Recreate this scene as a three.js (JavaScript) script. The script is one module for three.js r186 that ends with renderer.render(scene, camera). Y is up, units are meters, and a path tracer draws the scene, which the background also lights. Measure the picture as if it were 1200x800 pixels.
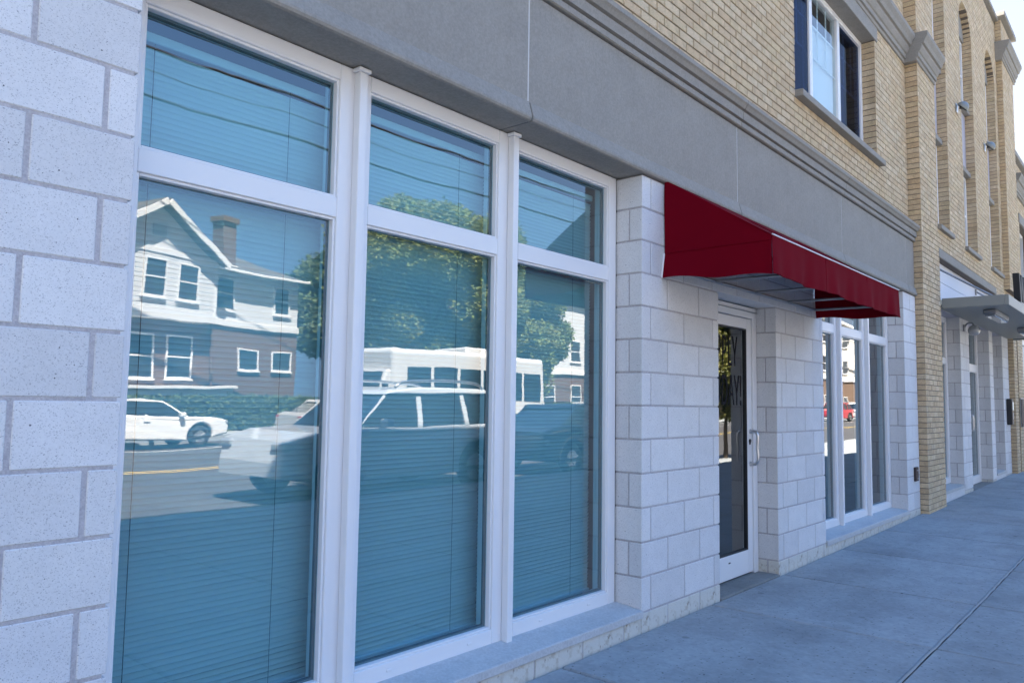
import * as THREE from 'three';
import { mergeGeometries, mergeVertices } from 'three/addons/utils/BufferGeometryUtils.js';
import { RoundedBoxGeometry } from 'three/addons/geometries/RoundedBoxGeometry.js';
import { TextGeometry } from 'three/addons/geometries/TextGeometry.js';
import { FontLoader } from 'three/addons/loaders/FontLoader.js';

// ---------------------------------------------------------------- camera, sky, sun, exposure
const scene = new THREE.Scene();
const camera = new THREE.PerspectiveCamera(47.77, 1.5, 0.05, 600);
camera.position.set(-4.0506, 1.3401, 2.4315);
camera.up.set(-0.06934, 0.99678, 0.04018);
camera.lookAt(-4.0506 + 0.75707, 1.3401 + 0.07881, 2.4315 - 0.64856);

const renderer = new THREE.WebGLRenderer({ antialias: true });
renderer.toneMapping = THREE.LinearToneMapping;
renderer.toneMappingExposure = 10.2;
renderer.shadowMap.enabled = true;

{ // clear sky: blue overhead and away from the sun, paler low down and on the sun's side
  const W = 128, H = 256, d = new Float32Array(W * H * 4), zen = [0.006, 0.062, 0.2], blue = [0.074, 0.12, 0.192], pale = [0.108, 0.11, 0.111];
  for (let j = 0; j < H; j++) for (let i = 0; i < W; i++) {
    const el = Math.max(0, ((j + 0.5) / H - 0.5) * 180), az = ((i + 0.5) / W - 0.5) * 2 * Math.PI, k = (j * W + i) * 4;
    const w = 0.5 + 0.5 * (Math.cos(az) * -0.33 + Math.sin(az) * -0.944), p = Math.min(1, w / 0.42), q = p * p * (3 - 2 * p), low = Math.exp(-Math.pow(el / (40 + 30 * q), 1.6));
    for (let c = 0; c < 3; c++) { const h = blue[c] + (pale[c] - blue[c]) * q; d[k + c] = zen[c] + (h - zen[c]) * low; }
    d[k + 3] = 1;
  }
  const t = new THREE.DataTexture(d, W, H, THREE.RGBAFormat, THREE.FloatType);
  t.mapping = THREE.EquirectangularReflectionMapping; t.magFilter = THREE.LinearFilter; t.wrapS = THREE.RepeatWrapping; t.needsUpdate = true;
  scene.background = t; scene.environment = t;
}
const sun = new THREE.DirectionalLight(0xfff6ea, 4.6);
sun.position.set(-21, 113, -60); sun.target.position.set(0, 0, 0);
sun.castShadow = true; sun.shadow.mapSize.set(4096, 4096);
Object.assign(sun.shadow.camera, { left: -70, right: 70, top: 70, bottom: -70, near: 1, far: 300 });
scene.add(sun, sun.target);

// ---------------------------------------------------------------- helpers
let seed = 20240611;
const rnd = () => { seed |= 0; seed = (seed + 0x6D2B79F5) | 0; let t = Math.imul(seed ^ (seed >>> 15), 1 | seed); t = (t + Math.imul(t ^ (t >>> 7), 61 | t)) ^ t; return ((t ^ (t >>> 14)) >>> 0) / 4294967296; };
const rr = (a, b) => a + (b - a) * rnd();
const pick = (a) => a[Math.floor(rnd() * a.length)];
const gy = (x) => 0.0088 * Math.max(0, Math.min(x, 30) - 2);       // the pavement climbs a little along the street
const taken = new Map();
function numbered(n) { const k = taken.get(n) || 0; taken.set(n, k + 1); return k ? n + '_' + String(k).padStart(3, '0') : n; }
function on(o) { o.castShadow = o.receiveShadow = true; return o; }
function part(name, geo, mat, parent) { const m = on(new THREE.Mesh(geo, mat)); m.name = name; parent.add(m); return m; }
function group(name, parent) { const g = new THREE.Group(); g.name = name; parent.add(g); return g; }
function thing(name, label, category, pos = [0, 0, 0], turn = 0, grp) {
  const g = new THREE.Group(); g.name = numbered(name); g.position.set(...pos); g.rotation.y = turn;
  g.userData = { label, category }; if (grp) g.userData.group = grp;
  scene.add(g); return g;
}
function structure(name, geo, mat) { const m = on(new THREE.Mesh(geo, mat)); m.name = name; m.userData.kind = 'structure'; scene.add(m); return m; }
function cloneThing(src, label, pos, turn) {
  const c = src.clone(); c.name = numbered(src.name.replace(/_\d\d\d$/, '')); c.position.set(...pos); if (turn !== undefined) c.rotation.y = turn;
  c.userData = { ...src.userData }; if (label) c.userData.label = label; scene.add(c); return c;
}
// box with chamfered edges, uv in metres by face
function cbox(w, h, d, c = 0.004, ou = 0, ov = 0) {
  const a = w / 2, b = h / 2, e = d / 2; c = Math.min(c, a * 0.9, b * 0.9, e * 0.9);
  const P = {};
  for (const x of [-1, 1]) for (const y of [-1, 1]) for (const z of [-1, 1]) {
    P[[x, y, z, 0]] = [x * a, y * (b - c), z * (e - c)];
    P[[x, y, z, 1]] = [x * (a - c), y * b, z * (e - c)];
    P[[x, y, z, 2]] = [x * (a - c), y * (b - c), z * e];
  }
  const pos = [], nor = [], uv = [];
  const tri = (p, q, r) => {
    const u = [q[0] - p[0], q[1] - p[1], q[2] - p[2]], v = [r[0] - p[0], r[1] - p[1], r[2] - p[2]];
    let n = [u[1] * v[2] - u[2] * v[1], u[2] * v[0] - u[0] * v[2], u[0] * v[1] - u[1] * v[0]];
    const l = Math.hypot(...n) || 1; n = n.map((t) => t / l);
    if (n[0] * (p[0] + q[0] + r[0]) + n[1] * (p[1] + q[1] + r[1]) + n[2] * (p[2] + q[2] + r[2]) < 0) { [q, r] = [r, q]; n = n.map((t) => -t); }
    const m = n.map(Math.abs);
    for (const s of [p, q, r]) {
      pos.push(...s); nor.push(...n);
      if (m[2] >= m[0] && m[2] >= m[1]) uv.push(s[0] + ou, s[1] + ov); else if (m[0] >= m[1]) uv.push(s[2] + ou + 0.31, s[1] + ov); else uv.push(s[0] + ou, s[2] + ov + 0.17);
    }
  };
  const quad = (p, q, r, s) => { tri(p, q, r); tri(p, r, s); };
  for (const s of [-1, 1]) {
    quad(P[[s, -1, -1, 0]], P[[s, 1, -1, 0]], P[[s, 1, 1, 0]], P[[s, -1, 1, 0]]);
    quad(P[[-1, s, -1, 1]], P[[1, s, -1, 1]], P[[1, s, 1, 1]], P[[-1, s, 1, 1]]);
    quad(P[[-1, -1, s, 2]], P[[1, -1, s, 2]], P[[1, 1, s, 2]], P[[-1, 1, s, 2]]);
    for (const t of [-1, 1]) {
      quad(P[[s, t, -1, 0]], P[[s, t, 1, 0]], P[[s, t, 1, 1]], P[[s, t, -1, 1]]);
      quad(P[[s, -1, t, 0]], P[[s, 1, t, 0]], P[[s, 1, t, 2]], P[[s, -1, t, 2]]);
      quad(P[[-1, s, t, 1]], P[[1, s, t, 1]], P[[1, s, t, 2]], P[[-1, s, t, 2]]);
      for (const r of [-1, 1]) tri(P[[s, t, r, 0]], P[[s, t, r, 1]], P[[s, t, r, 2]]);
    }
  }
  const g = new THREE.BufferGeometry();
  g.setAttribute('position', new THREE.Float32BufferAttribute(pos, 3));
  g.setAttribute('normal', new THREE.Float32BufferAttribute(nor, 3));
  g.setAttribute('uv', new THREE.Float32BufferAttribute(uv, 2));
  return g;
}
// box from min to max corners
function bb(x0, x1, y0, y1, z0, z1, c = 0.003, ou = 0, ov = 0) { return cbox(x1 - x0, y1 - y0, z1 - z0, c, ou + (x0 + x1) / 2, ov + (y0 + y1) / 2).translate((x0 + x1) / 2, (y0 + y1) / 2, (z0 + z1) / 2); }
const merge = (list) => mergeGeometries(list.map((g) => { const n = g.index ? g.toNonIndexed() : g; for (const k of Object.keys(n.attributes)) if (!['position', 'normal', 'uv'].includes(k)) n.deleteAttribute(k); return n; }));
function tube(pts, r, seg = 8, n = 16, closed = false) { return new THREE.TubeGeometry(new THREE.CatmullRomCurve3(pts.map((p) => new THREE.Vector3(...p)), closed, 'centripetal'), n, r, seg, closed); }
function rod(a, b, r, seg = 8, r2 = r) {
  const A = new THREE.Vector3(...a), B = new THREE.Vector3(...b), d = B.clone().sub(A);
  const g = new THREE.CylinderGeometry(r2, r, d.length(), seg); g.translate(0, d.length() / 2, 0);
  g.applyQuaternion(new THREE.Quaternion().setFromUnitVectors(new THREE.Vector3(0, 1, 0), d.normalize())); g.translate(...a); return g;
}
// profile given as [z, y] pairs, run along x from x0 to x1
function run(profile, x0, x1, bevel = 0) {
  const s = new THREE.Shape(profile.map(([z, y]) => new THREE.Vector2(-z, y)));
  const g = new THREE.ExtrudeGeometry(s, { depth: x1 - x0 - 2 * bevel, bevelEnabled: bevel > 0, bevelSize: bevel, bevelThickness: bevel, bevelOffset: -bevel, bevelSegments: 1 });
  g.rotateY(Math.PI / 2); g.translate(x0 + bevel, 0, 0);          // shape x -> -z, depth -> +x
  return g;
}
// outline in the x-y plane extruded in z
function slabXY(pts, z0, z1, holes = [], bevel = 0) {
  const s = new THREE.Shape(pts.map(([x, y]) => new THREE.Vector2(x, y)));
  for (const h of holes) s.holes.push(h instanceof THREE.Path ? h : new THREE.Path(h.map(([x, y]) => new THREE.Vector2(x, y))));
  const g = new THREE.ExtrudeGeometry(s, { depth: z1 - z0 - 2 * bevel, curveSegments: 14, bevelEnabled: bevel > 0, bevelSize: bevel, bevelThickness: bevel, bevelOffset: -bevel, bevelSegments: 2 });
  g.translate(0, 0, z0 + bevel); return g;
}

// ---------------------------------------------------------------- textures
function lattice(n) { const a = new Float32Array(n * n); for (let i = 0; i < a.length; i++) a[i] = rnd(); return a; }
function fbm(size, first, oct, gain = 0.5) {                       // tileable value noise, 0..1
  const out = new Float32Array(size * size); let amp = 1, tot = 0;
  for (let o = 0, n = first; o < oct; o++, n *= 2, amp *= gain) {
    const L = lattice(n); tot += amp;
    for (let y = 0; y < size; y++) {
      const fy = y / size * n, y0 = Math.floor(fy), ty = fy - y0, sy = ty * ty * (3 - 2 * ty), r0 = (y0 % n) * n, r1 = ((y0 + 1) % n) * n;
      for (let x = 0; x < size; x++) {
        const fx = x / size * n, x0 = Math.floor(fx), tx = fx - x0, sx = tx * tx * (3 - 2 * tx), c0 = x0 % n, c1 = (x0 + 1) % n;
        const a = L[r0 + c0] + (L[r0 + c1] - L[r0 + c0]) * sx, b = L[r1 + c0] + (L[r1 + c1] - L[r1 + c0]) * sx;
        out[y * size + x] += amp * (a + (b - a) * sy);
      }
    }
  }
  for (let i = 0; i < out.length; i++) out[i] /= tot;
  return out;
}
function tex(size, f, metres, srgb = true) {                        // f(i,x,y) -> [r,g,b] 0..1 as shown
  const d = new Uint8Array(size * size * 4);
  for (let y = 0, i = 0; y < size; y++) for (let x = 0; x < size; x++, i++) {
    const c = f(i, x, y); for (let k = 0; k < 3; k++) d[i * 4 + k] = Math.max(0, Math.min(255, c[k] * 255)); d[i * 4 + 3] = 255;
  }
  const t = new THREE.DataTexture(d, size, size); t.wrapS = t.wrapT = THREE.RepeatWrapping; t.magFilter = THREE.LinearFilter; t.minFilter = THREE.LinearMipmapLinearFilter; t.generateMipmaps = true;
  if (srgb) t.colorSpace = THREE.SRGBColorSpace; t.repeat.set(1 / metres, 1 / metres); t.needsUpdate = true; return t;
}
const mix = (a, b, t) => a + (b - a) * t, sat = (t) => Math.max(0, Math.min(1, t));
const nA = fbm(512, 8, 6, 0.6), nB = fbm(512, 4, 5, 0.55), nF = fbm(512, 64, 3, 0.7);
const std = (o) => new THREE.MeshStandardMaterial(o), phy = (o) => new THREE.MeshPhysicalMaterial(o);
const lin = (r, g, b) => new THREE.Color().setRGB(r, g, b);

// ground-face concrete block: off-white with fine grey grit and a few dark pits
const blockSize = 1024, blockGrit = new Float32Array(blockSize * blockSize), blockPit = new Float32Array(blockSize * blockSize);
{
  const dot = (arr, x, y, r, v, asp = 1) => { for (let j = -Math.ceil(r); j <= Math.ceil(r); j++) for (let i = -Math.ceil(r * asp); i <= Math.ceil(r * asp); i++) { const q = (i / asp) * (i / asp) + j * j; if (q <= r * r) { const k = ((y + j + blockSize) % blockSize) * blockSize + ((x + i + blockSize) % blockSize); arr[k] = Math.max(arr[k], v); } } };
  for (let n = 0; n < 17000; n++) dot(blockGrit, Math.floor(rnd() * blockSize), Math.floor(rnd() * blockSize), rr(0.7, 1.9), rr(0.07, 0.3), rr(0.7, 1.5));
  for (let n = 0; n < 900; n++) dot(blockGrit, Math.floor(rnd() * blockSize), Math.floor(rnd() * blockSize), rr(0.9, 2.1), rr(0.25, 0.5), rr(0.7, 1.8));
  for (let n = 0; n < 34; n++) dot(blockPit, Math.floor(rnd() * blockSize), Math.floor(rnd() * blockSize), rr(1.4, 3.2), rr(0.7, 0.9), rr(0.7, 1.6));
}
const n2 = (arr, x, y, s = 1) => arr[(Math.floor(y * s) % 512) * 512 + (Math.floor(x * s) % 512)];
const blockMap = tex(blockSize, (i, x, y) => {
  const g = 0.93 + 0.05 * (n2(nA, x, y, 0.5) - 0.5) + 0.05 * (n2(nF, x, y) - 0.5), s = Math.max(blockGrit[i], blockPit[i]);
  return [mix(g, 0.30, s), mix(g, 0.31, s), mix(g * 1.0, 0.34, s)];
}, 0.8);
const blockBump = tex(blockSize, (i, x, y) => { const v = 0.8 + 0.2 * n2(nF, x, y) - 0.6 * blockPit[i] - 0.18 * blockGrit[i]; return [v, v, v]; }, 0.8, false);
const stainMap = tex(512, (i, x, y) => {                            // base course: brown splash marks and algae spots with ragged outlines
  const g = 0.9 + 0.06 * (nF[i] - 0.5), s = 0.3 * sat((nB[i] - 0.54) * 7) * sat((nA[i] - 0.45) * 6), d = sat((nA[(i + 9000) % nA.length] - 0.68) * 12);
  return [mix(mix(g, 0.62, s), 0.4, d * 0.35), mix(mix(g, 0.55, s), 0.35, d * 0.35), mix(mix(g * 0.98, 0.45, s), 0.3, d * 0.35)];
}, 0.3);
const mortarMap = tex(512, (i) => { const v = 0.86 + 0.2 * (nF[i] - 0.5) + 0.12 * (nA[i] - 0.5); return [v, v * 0.99, v]; }, 0.35);
const fineBump = tex(512, (i) => { const v = 0.5 + 0.5 * (nF[i] - 0.5) + 0.4 * (nA[i] - 0.5); return [v, v, v]; }, 0.25, false);
const paveSpot = new Float32Array(1024 * 1024);
for (let n = 0; n < 2600; n++) { const x = Math.floor(rnd() * 1024), y = Math.floor(rnd() * 1024), r = n < 60 ? rr(3, 8) : rr(0.6, 2.0), v = rr(0.15, 0.75) * (n < 60 ? 0.45 : 1); for (let b = -9; b <= 9; b++) for (let a = -9; a <= 9; a++) { const q = Math.hypot(a, b * rr(0.9, 1.2)); if (q <= r) { const k = ((y + b + 1024) % 1024) * 1024 + ((x + a + 1024) % 1024); paveSpot[k] = Math.max(paveSpot[k], v); } } }
const paveMap = tex(1024, (i, x, y) => {                            // trowelled concrete: cloudy patches, damp stains with an edge, faint streaks, gum and grit
  const a = n2(nB, x, y, 0.5), b = n2(nA, x, y, 0.5), f = n2(nF, x, y), st = sat((b - 0.53) * 9) * sat((a - 0.5) * 6), str = nA[(y >> 1) * 512 + (((x >> 4) + (y >> 5)) & 511)], cr = sat((n2(nF, y * 0.31 + 77, x * 2) - 0.78) * 8);
  const v = 0.86 + 0.2 * (a - 0.5) + 0.22 * (b - 0.5) + 0.12 * (f - 0.5) + 0.14 * (str - 0.5) - 0.08 * st - 0.08 * cr - 0.45 * paveSpot[i];
  return [v * 0.97, v * 0.99, v];
}, 2.9);
const brushed = tex(512, (i, x, y) => { const v = 0.5 + 0.35 * (nA[y * 512 + (Math.floor(x / 9) % 512)] - 0.5) + 0.4 * (nF[i] - 0.5); return [v, v, v]; }, 0.6, false);
const precastMap = tex(1024, (i, x, y) => { const v = 0.9 + 0.06 * (n2(nB, x, y, 0.5) - 0.5) + 0.14 * (n2(nF, x, y) - 0.5) + 0.05 * (n2(nA, x, y) - 0.5) - 0.025 * sat((n2(nF, y + 200, x * 0.06) - 0.6) * 4); return [v, v * 0.995, v * 0.985]; }, 1.3);
const brickMap = tex(512, (i) => { const v = 0.9 + 0.2 * (nF[i] - 0.5) + 0.22 * (nA[i] - 0.5); return [v, v * 0.985, v * 0.95]; }, 0.5);
const asphaltMap = tex(512, (i) => { const v = 0.82 + 0.35 * (nF[i] - 0.5) + 0.3 * (nB[i] - 0.5); return [v, v, v]; }, 3);

// ---------------------------------------------------------------- materials
const M = {};
M.block = std({ color: lin(0.78, 0.78, 0.785), map: blockMap, bumpMap: blockBump, bumpScale: 0.002, roughness: 0.85 });
M.blockB = std({ color: lin(0.755, 0.758, 0.77), map: blockMap, bumpMap: blockBump, bumpScale: 0.002, roughness: 0.85 });
M.blockC = std({ color: lin(0.8, 0.798, 0.8), map: blockMap, bumpMap: blockBump, bumpScale: 0.002, roughness: 0.85 });
M.baseBlock = std({ color: lin(0.74, 0.73, 0.7), map: stainMap, bumpMap: blockBump, bumpScale: 0.002, roughness: 0.9 });
M.mortar = std({ color: lin(0.62, 0.605, 0.61), map: mortarMap, bumpMap: fineBump, bumpScale: 0.002, roughness: 0.95 });
M.precast = std({ color: lin(0.345, 0.327, 0.298), map: precastMap, bumpMap: fineBump, bumpScale: 0.0012, roughness: 0.9 });
M.sealant = std({ color: lin(0.5, 0.49, 0.47), roughness: 0.7 });
M.sill = std({ color: lin(0.6, 0.62, 0.64), map: precastMap, bumpMap: fineBump, bumpScale: 0.0006, roughness: 0.75 });
M.frame = std({ color: lin(0.76, 0.76, 0.765), roughness: 0.38 });
M.spacer = std({ color: lin(0.09, 0.12, 0.13), roughness: 0.5 });
M.slat = std({ color: lin(0.74, 0.73, 0.7), roughness: 0.55 });
M.cord = std({ color: lin(0.07, 0.075, 0.08), roughness: 0.8 });
const wave = tex(256, (i, x, y) => { const k = (y * 2) * 512 + x * 2; return [0.5 + 0.5 * (nB[k] - 0.5), 0.5 + 0.5 * (nB[(k + 512 * 40) % nB.length] - 0.5), 1]; }, 1.6, false);
M.glass = phy({ color: lin(0.46, 0.76, 0.85), transmission: 1, thickness: 0, ior: 2.25, roughness: 0.0, normalMap: wave, normalScale: new THREE.Vector2(0.007, 0.007) });
M.clearGlass = phy({ color: lin(0.72, 0.84, 0.86), transmission: 1, thickness: 0, ior: 2.2, roughness: 0.0, normalMap: wave, normalScale: new THREE.Vector2(0.007, 0.007) });
M.mesh = phy({ color: lin(0.32, 0.4, 0.55), transmission: 1, thickness: 0, ior: 1.08, roughness: 0 });
M.awning = phy({ color: lin(0.142, 0.0006, 0.008), roughness: 0.85, specularIntensity: 0.12, bumpMap: fineBump, bumpScale: 0.0006, side: THREE.DoubleSide });
M.piping = std({ color: lin(0.72, 0.7, 0.72), roughness: 0.6 });
M.tubeMetal = std({ color: lin(0.3, 0.31, 0.33), metalness: 0.6, roughness: 0.45 });
M.steel = std({ color: lin(0.6, 0.61, 0.63), metalness: 0.9, roughness: 0.28 });
M.black = std({ color: lin(0.02, 0.02, 0.022), roughness: 0.5 });
M.vinyl = phy({ color: lin(0.02, 0.02, 0.024), roughness: 0.9, specularIntensity: 0.1 });
M.concrete = std({ color: lin(0.4, 0.41, 0.412), map: paveMap, bumpMap: brushed, bumpScale: 0.0016, roughness: 0.88 });
M.concreteB = std({ color: lin(0.42, 0.425, 0.425), map: paveMap, bumpMap: brushed, bumpScale: 0.0016, roughness: 0.9 });
M.threshold = std({ color: lin(0.3, 0.29, 0.27), map: paveMap, roughness: 0.9 });
M.joint = std({ color: lin(0.1, 0.1, 0.1), roughness: 1 });
M.jointFill = std({ color: lin(0.36, 0.37, 0.37), roughness: 0.9, bumpMap: fineBump, bumpScale: 0.003 });
M.asphalt = std({ color: lin(0.085, 0.085, 0.09), map: asphaltMap, bumpMap: fineBump, bumpScale: 0.004, roughness: 0.92 });
M.paint = std({ color: lin(0.7, 0.7, 0.68), roughness: 0.7 });
M.paintYellow = std({ color: lin(0.6, 0.4, 0.06), roughness: 0.7 });
M.room = std({ color: lin(0.3, 0.29, 0.28), roughness: 0.9 });
M.roomFloor = std({ color: lin(0.08, 0.08, 0.09), roughness: 0.6 });
M.brickJoint = std({ color: lin(0.15, 0.125, 0.105), roughness: 1 });
M.panelWhite = std({ color: lin(0.68, 0.69, 0.74), roughness: 0.6 });
M.spandrel = std({ color: lin(0.42, 0.41, 0.46), roughness: 0.5 });
M.alu = std({ color: lin(0.24, 0.255, 0.25), metalness: 0.3, roughness: 0.4 });
M.rust = std({ color: lin(0.06, 0.04, 0.035), roughness: 0.7 });
const brickTones = [[0.68, 0.535, 0.365], [0.71, 0.575, 0.405], [0.65, 0.505, 0.345], [0.69, 0.545, 0.375], [0.72, 0.59, 0.425], [0.66, 0.505, 0.335], [0.69, 0.55, 0.365]];
M.bricks = brickTones.map((c) => std({ color: lin(...c), map: brickMap, bumpMap: fineBump, bumpScale: 0.0015, roughness: 0.88 }));
M.brickMany = std({ color: 0xffffff, vertexColors: true, map: brickMap, roughness: 0.88 });
M.wood = std({ color: lin(0.12, 0.08, 0.05), roughness: 0.9 });
M.bark = std({ color: lin(0.1, 0.075, 0.055), roughness: 0.95, bumpMap: fineBump, bumpScale: 0.01 });
const leaf = (r, g, b) => phy({ color: lin(r, g, b), transmission: 0.35, thickness: 0, roughness: 0.9, side: THREE.DoubleSide, vertexColors: true });
M.leafA = leaf(0.17, 0.215, 0.05); M.leafB = leaf(0.17, 0.18, 0.03); M.leafC = leaf(0.08, 0.13, 0.045);
const paint = (r, g, b) => phy({ color: lin(r, g, b), roughness: 0.35, clearcoat: 1, clearcoatRoughness: 0.04 });
M.carGlass = phy({ color: lin(0.015, 0.02, 0.022), roughness: 0.04, clearcoat: 1 });
M.tyre = std({ color: lin(0.02, 0.02, 0.02), roughness: 0.9 });
M.rim = std({ color: lin(0.55, 0.55, 0.56), metalness: 0.8, roughness: 0.3 });
M.lampClear = phy({ color: lin(0.3, 0.32, 0.34), roughness: 0.08, clearcoat: 1 });
M.lampRed = phy({ color: lin(0.4, 0.01, 0.01), roughness: 0.15, clearcoat: 1 });
M.siding = std({ color: lin(0.6, 0.605, 0.61), roughness: 0.7 });
M.houseBrick = std({ color: lin(0.17, 0.112, 0.09), map: brickMap, roughness: 0.9 });
M.shingle = std({ color: lin(0.13, 0.125, 0.125), map: asphaltMap, roughness: 0.95 });
M.trim = std({ color: lin(0.7, 0.7, 0.7), roughness: 0.5 });
M.windowDark = phy({ color: lin(0.03, 0.04, 0.05), roughness: 0.05, clearcoat: 1 });
M.cream = std({ color: lin(0.7, 0.66, 0.58), roughness: 0.85 });
M.brownWall = std({ color: lin(0.2, 0.13, 0.09), map: brickMap, roughness: 0.9 });

// ---------------------------------------------------------------- street setting
const lift = (geo) => { const p = geo.attributes.position; for (let i = 0; i < p.count; i++) p.setY(i, p.getY(i) + gy(p.getX(i))); geo.computeVertexNormals(); return geo; };
function sheet(x0, x1, z0, z1, y, nx = 60) { const g = new THREE.PlaneGeometry(x1 - x0, z1 - z0, nx, 1); g.rotateX(-Math.PI / 2); g.translate((x0 + x1) / 2, y, (z0 + z1) / 2); const u = g.attributes.uv, p = g.attributes.position; for (let i = 0; i < p.count; i++) u.setXY(i, p.getX(i), p.getZ(i)); return lift(g); }
structure('ground', sheet(-150, 250, -150, 250, -0.3, 120), M.asphalt);
structure('road', sheet(-120, 160, 5.95, 21.6, -0.14, 120), M.asphalt);
{
  const walk = structure('sidewalk', sheet(-14, 60, -0.4, 5.8, -0.02, 80), M.joint);
  const xs = [-9.2, -7.8, -6.4, -5.0, -3.6, -2.2, -0.8, 0.875, 2.15, 3.58, 5.0]; while (xs[xs.length - 1] < 40) xs.push(xs[xs.length - 1] + 1.43);
  const zs = [[0.009, 1.353], [1.367, 3.58], [3.592, 5.79]];
  for (let i = 0; i + 1 < xs.length; i++) for (const [za, zb] of zs) {
    const w = xs[i + 1] - xs[i] - 0.018, g = cbox(w, 0.09, zb - za, 0.009, rr(0, 3), rr(0, 3));
    const s = part('paving_slab', g, rnd() < 0.5 ? M.concrete : M.concreteB, walk);
    const a = gy(xs[i]), b = gy(xs[i + 1]); s.position.set((xs[i] + xs[i + 1]) / 2, (a + b) / 2 - 0.045 + rr(-0.0015, 0.0015), (za + zb) / 2); s.rotation.z = Math.atan2(b - a, xs[i + 1] - xs[i]);
  }
  for (let i = 0; i + 1 < xs.length; i++) { // pale sealant squeezed out along the expansion joint
    const pts = []; for (let k = 0; k <= 14; k++) { const x = mix(xs[i], xs[i + 1], k / 14); pts.push([x, gy(x) - 0.001 + rr(-0.0015, 0.0015), 1.36 + rr(-0.003, 0.003)]); }
    part('joint_filler', tube(pts, 0.0075, 6, 28), M.jointFill, walk);
  }
  const curb = structure('curb', sheet(-60, 90, 5.8, 5.98, -0.012, 60), M.concreteB);
  for (let i = 0; i < 34; i++) { const x = -10 + i * 1.8; part('curb_stone', bb(x + 0.005, x + 1.795, -0.3, 0.0, 5.8, 5.96, 0.02), M.concreteB, curb).position.y = gy(x + 0.9); }
  structure('far_curb', lift(bb(-120, 160, -0.3, 0.0, 21.6, 21.8, 0.02)), M.concreteB);
  structure('far_sidewalk', sheet(-120, 160, 21.78, 25.4, -0.006, 120), M.concreteB);
  structure('front_yard', sheet(-120, 160, 25.4, 60, -0.01, 120), std({ color: lin(0.1, 0.11, 0.05), map: paveMap, roughness: 1 }));
  const line = (name, x0, x1, z, w, m) => structure(name, sheet(x0, x1, z - w / 2, z + w / 2, -0.134, Math.max(2, Math.round(x1 - x0))), m);
  line('road_marking', -60, 120, 12.55, 0.12, M.paintYellow); line('road_marking_001', -60, 120, 12.85, 0.12, M.paintYellow);
  line('road_marking_002', -60, 120, 18.6, 0.12, M.paint);
}
console.log('setting');

// ================================================================ the block-and-brick storefront building
const store = thing('storefront_building', 'white concrete block storefront under grey precast band and tan brick upper storey', 'building');
const CH = 0.2032, Y0 = 0.112, SOF = Y0 + 13 * CH + 0.004, JT = 0.0115;
const blockMats = [M.block, M.blockB, M.blockC, M.block, ...[0.715, 0.74, 0.77, 0.82].map((v) => { const m = M.block.clone(); m.color.setRGB(v, v * 0.997, v * rr(0.985, 1.01)); return m; })];
const blockCache = new Map();
function block(parent, x0, x1, y0, y1, z0, z1, mat, name = 'block') {
  const w = x1 - x0, h = y1 - y0, d = z1 - z0, v = Math.floor(rnd() * 7), key = [w.toFixed(4), h.toFixed(4), d.toFixed(4), v].join();
  if (!blockCache.has(key)) blockCache.set(key, cbox(w, h, d, 0.0028, v * 0.137 + 0.05, v * 0.291));
  const m = part(name, blockCache.get(key), mat || pick(blockMats), parent);
  m.position.set((x0 + x1) / 2, (y0 + y1) / 2, (z0 + z1) / 2 + rr(-0.0008, 0.0008)); return m;
}
const j2 = JT / 2, DEEP = 0.19;
// left block wall, running out of the picture
{
  const wall = group('block_wall', store), XL = -3.036;
  part('mortar', bb(-7.6, XL - 0.012, -0.15, SOF - 0.004, -0.2, -0.0032, 0.001), M.mortar, wall);
  for (let k = -1; k < 13; k++) {
    const y0 = k < 0 ? -0.1 : Y0 + k * CH + j2, y1 = Y0 + (k + 1) * CH - j2;
    let x = XL, w = (k + 2) % 2 ? 0.295 : 0.092;
    while (x > -7.5) { const a = x - w + 0.008; block(wall, a, x === XL ? XL : x - 0.008, y0, y1, -DEEP, 0, k < 0 ? M.baseBlock : null); x -= w; w = 0.4064; }
  }
}
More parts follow.
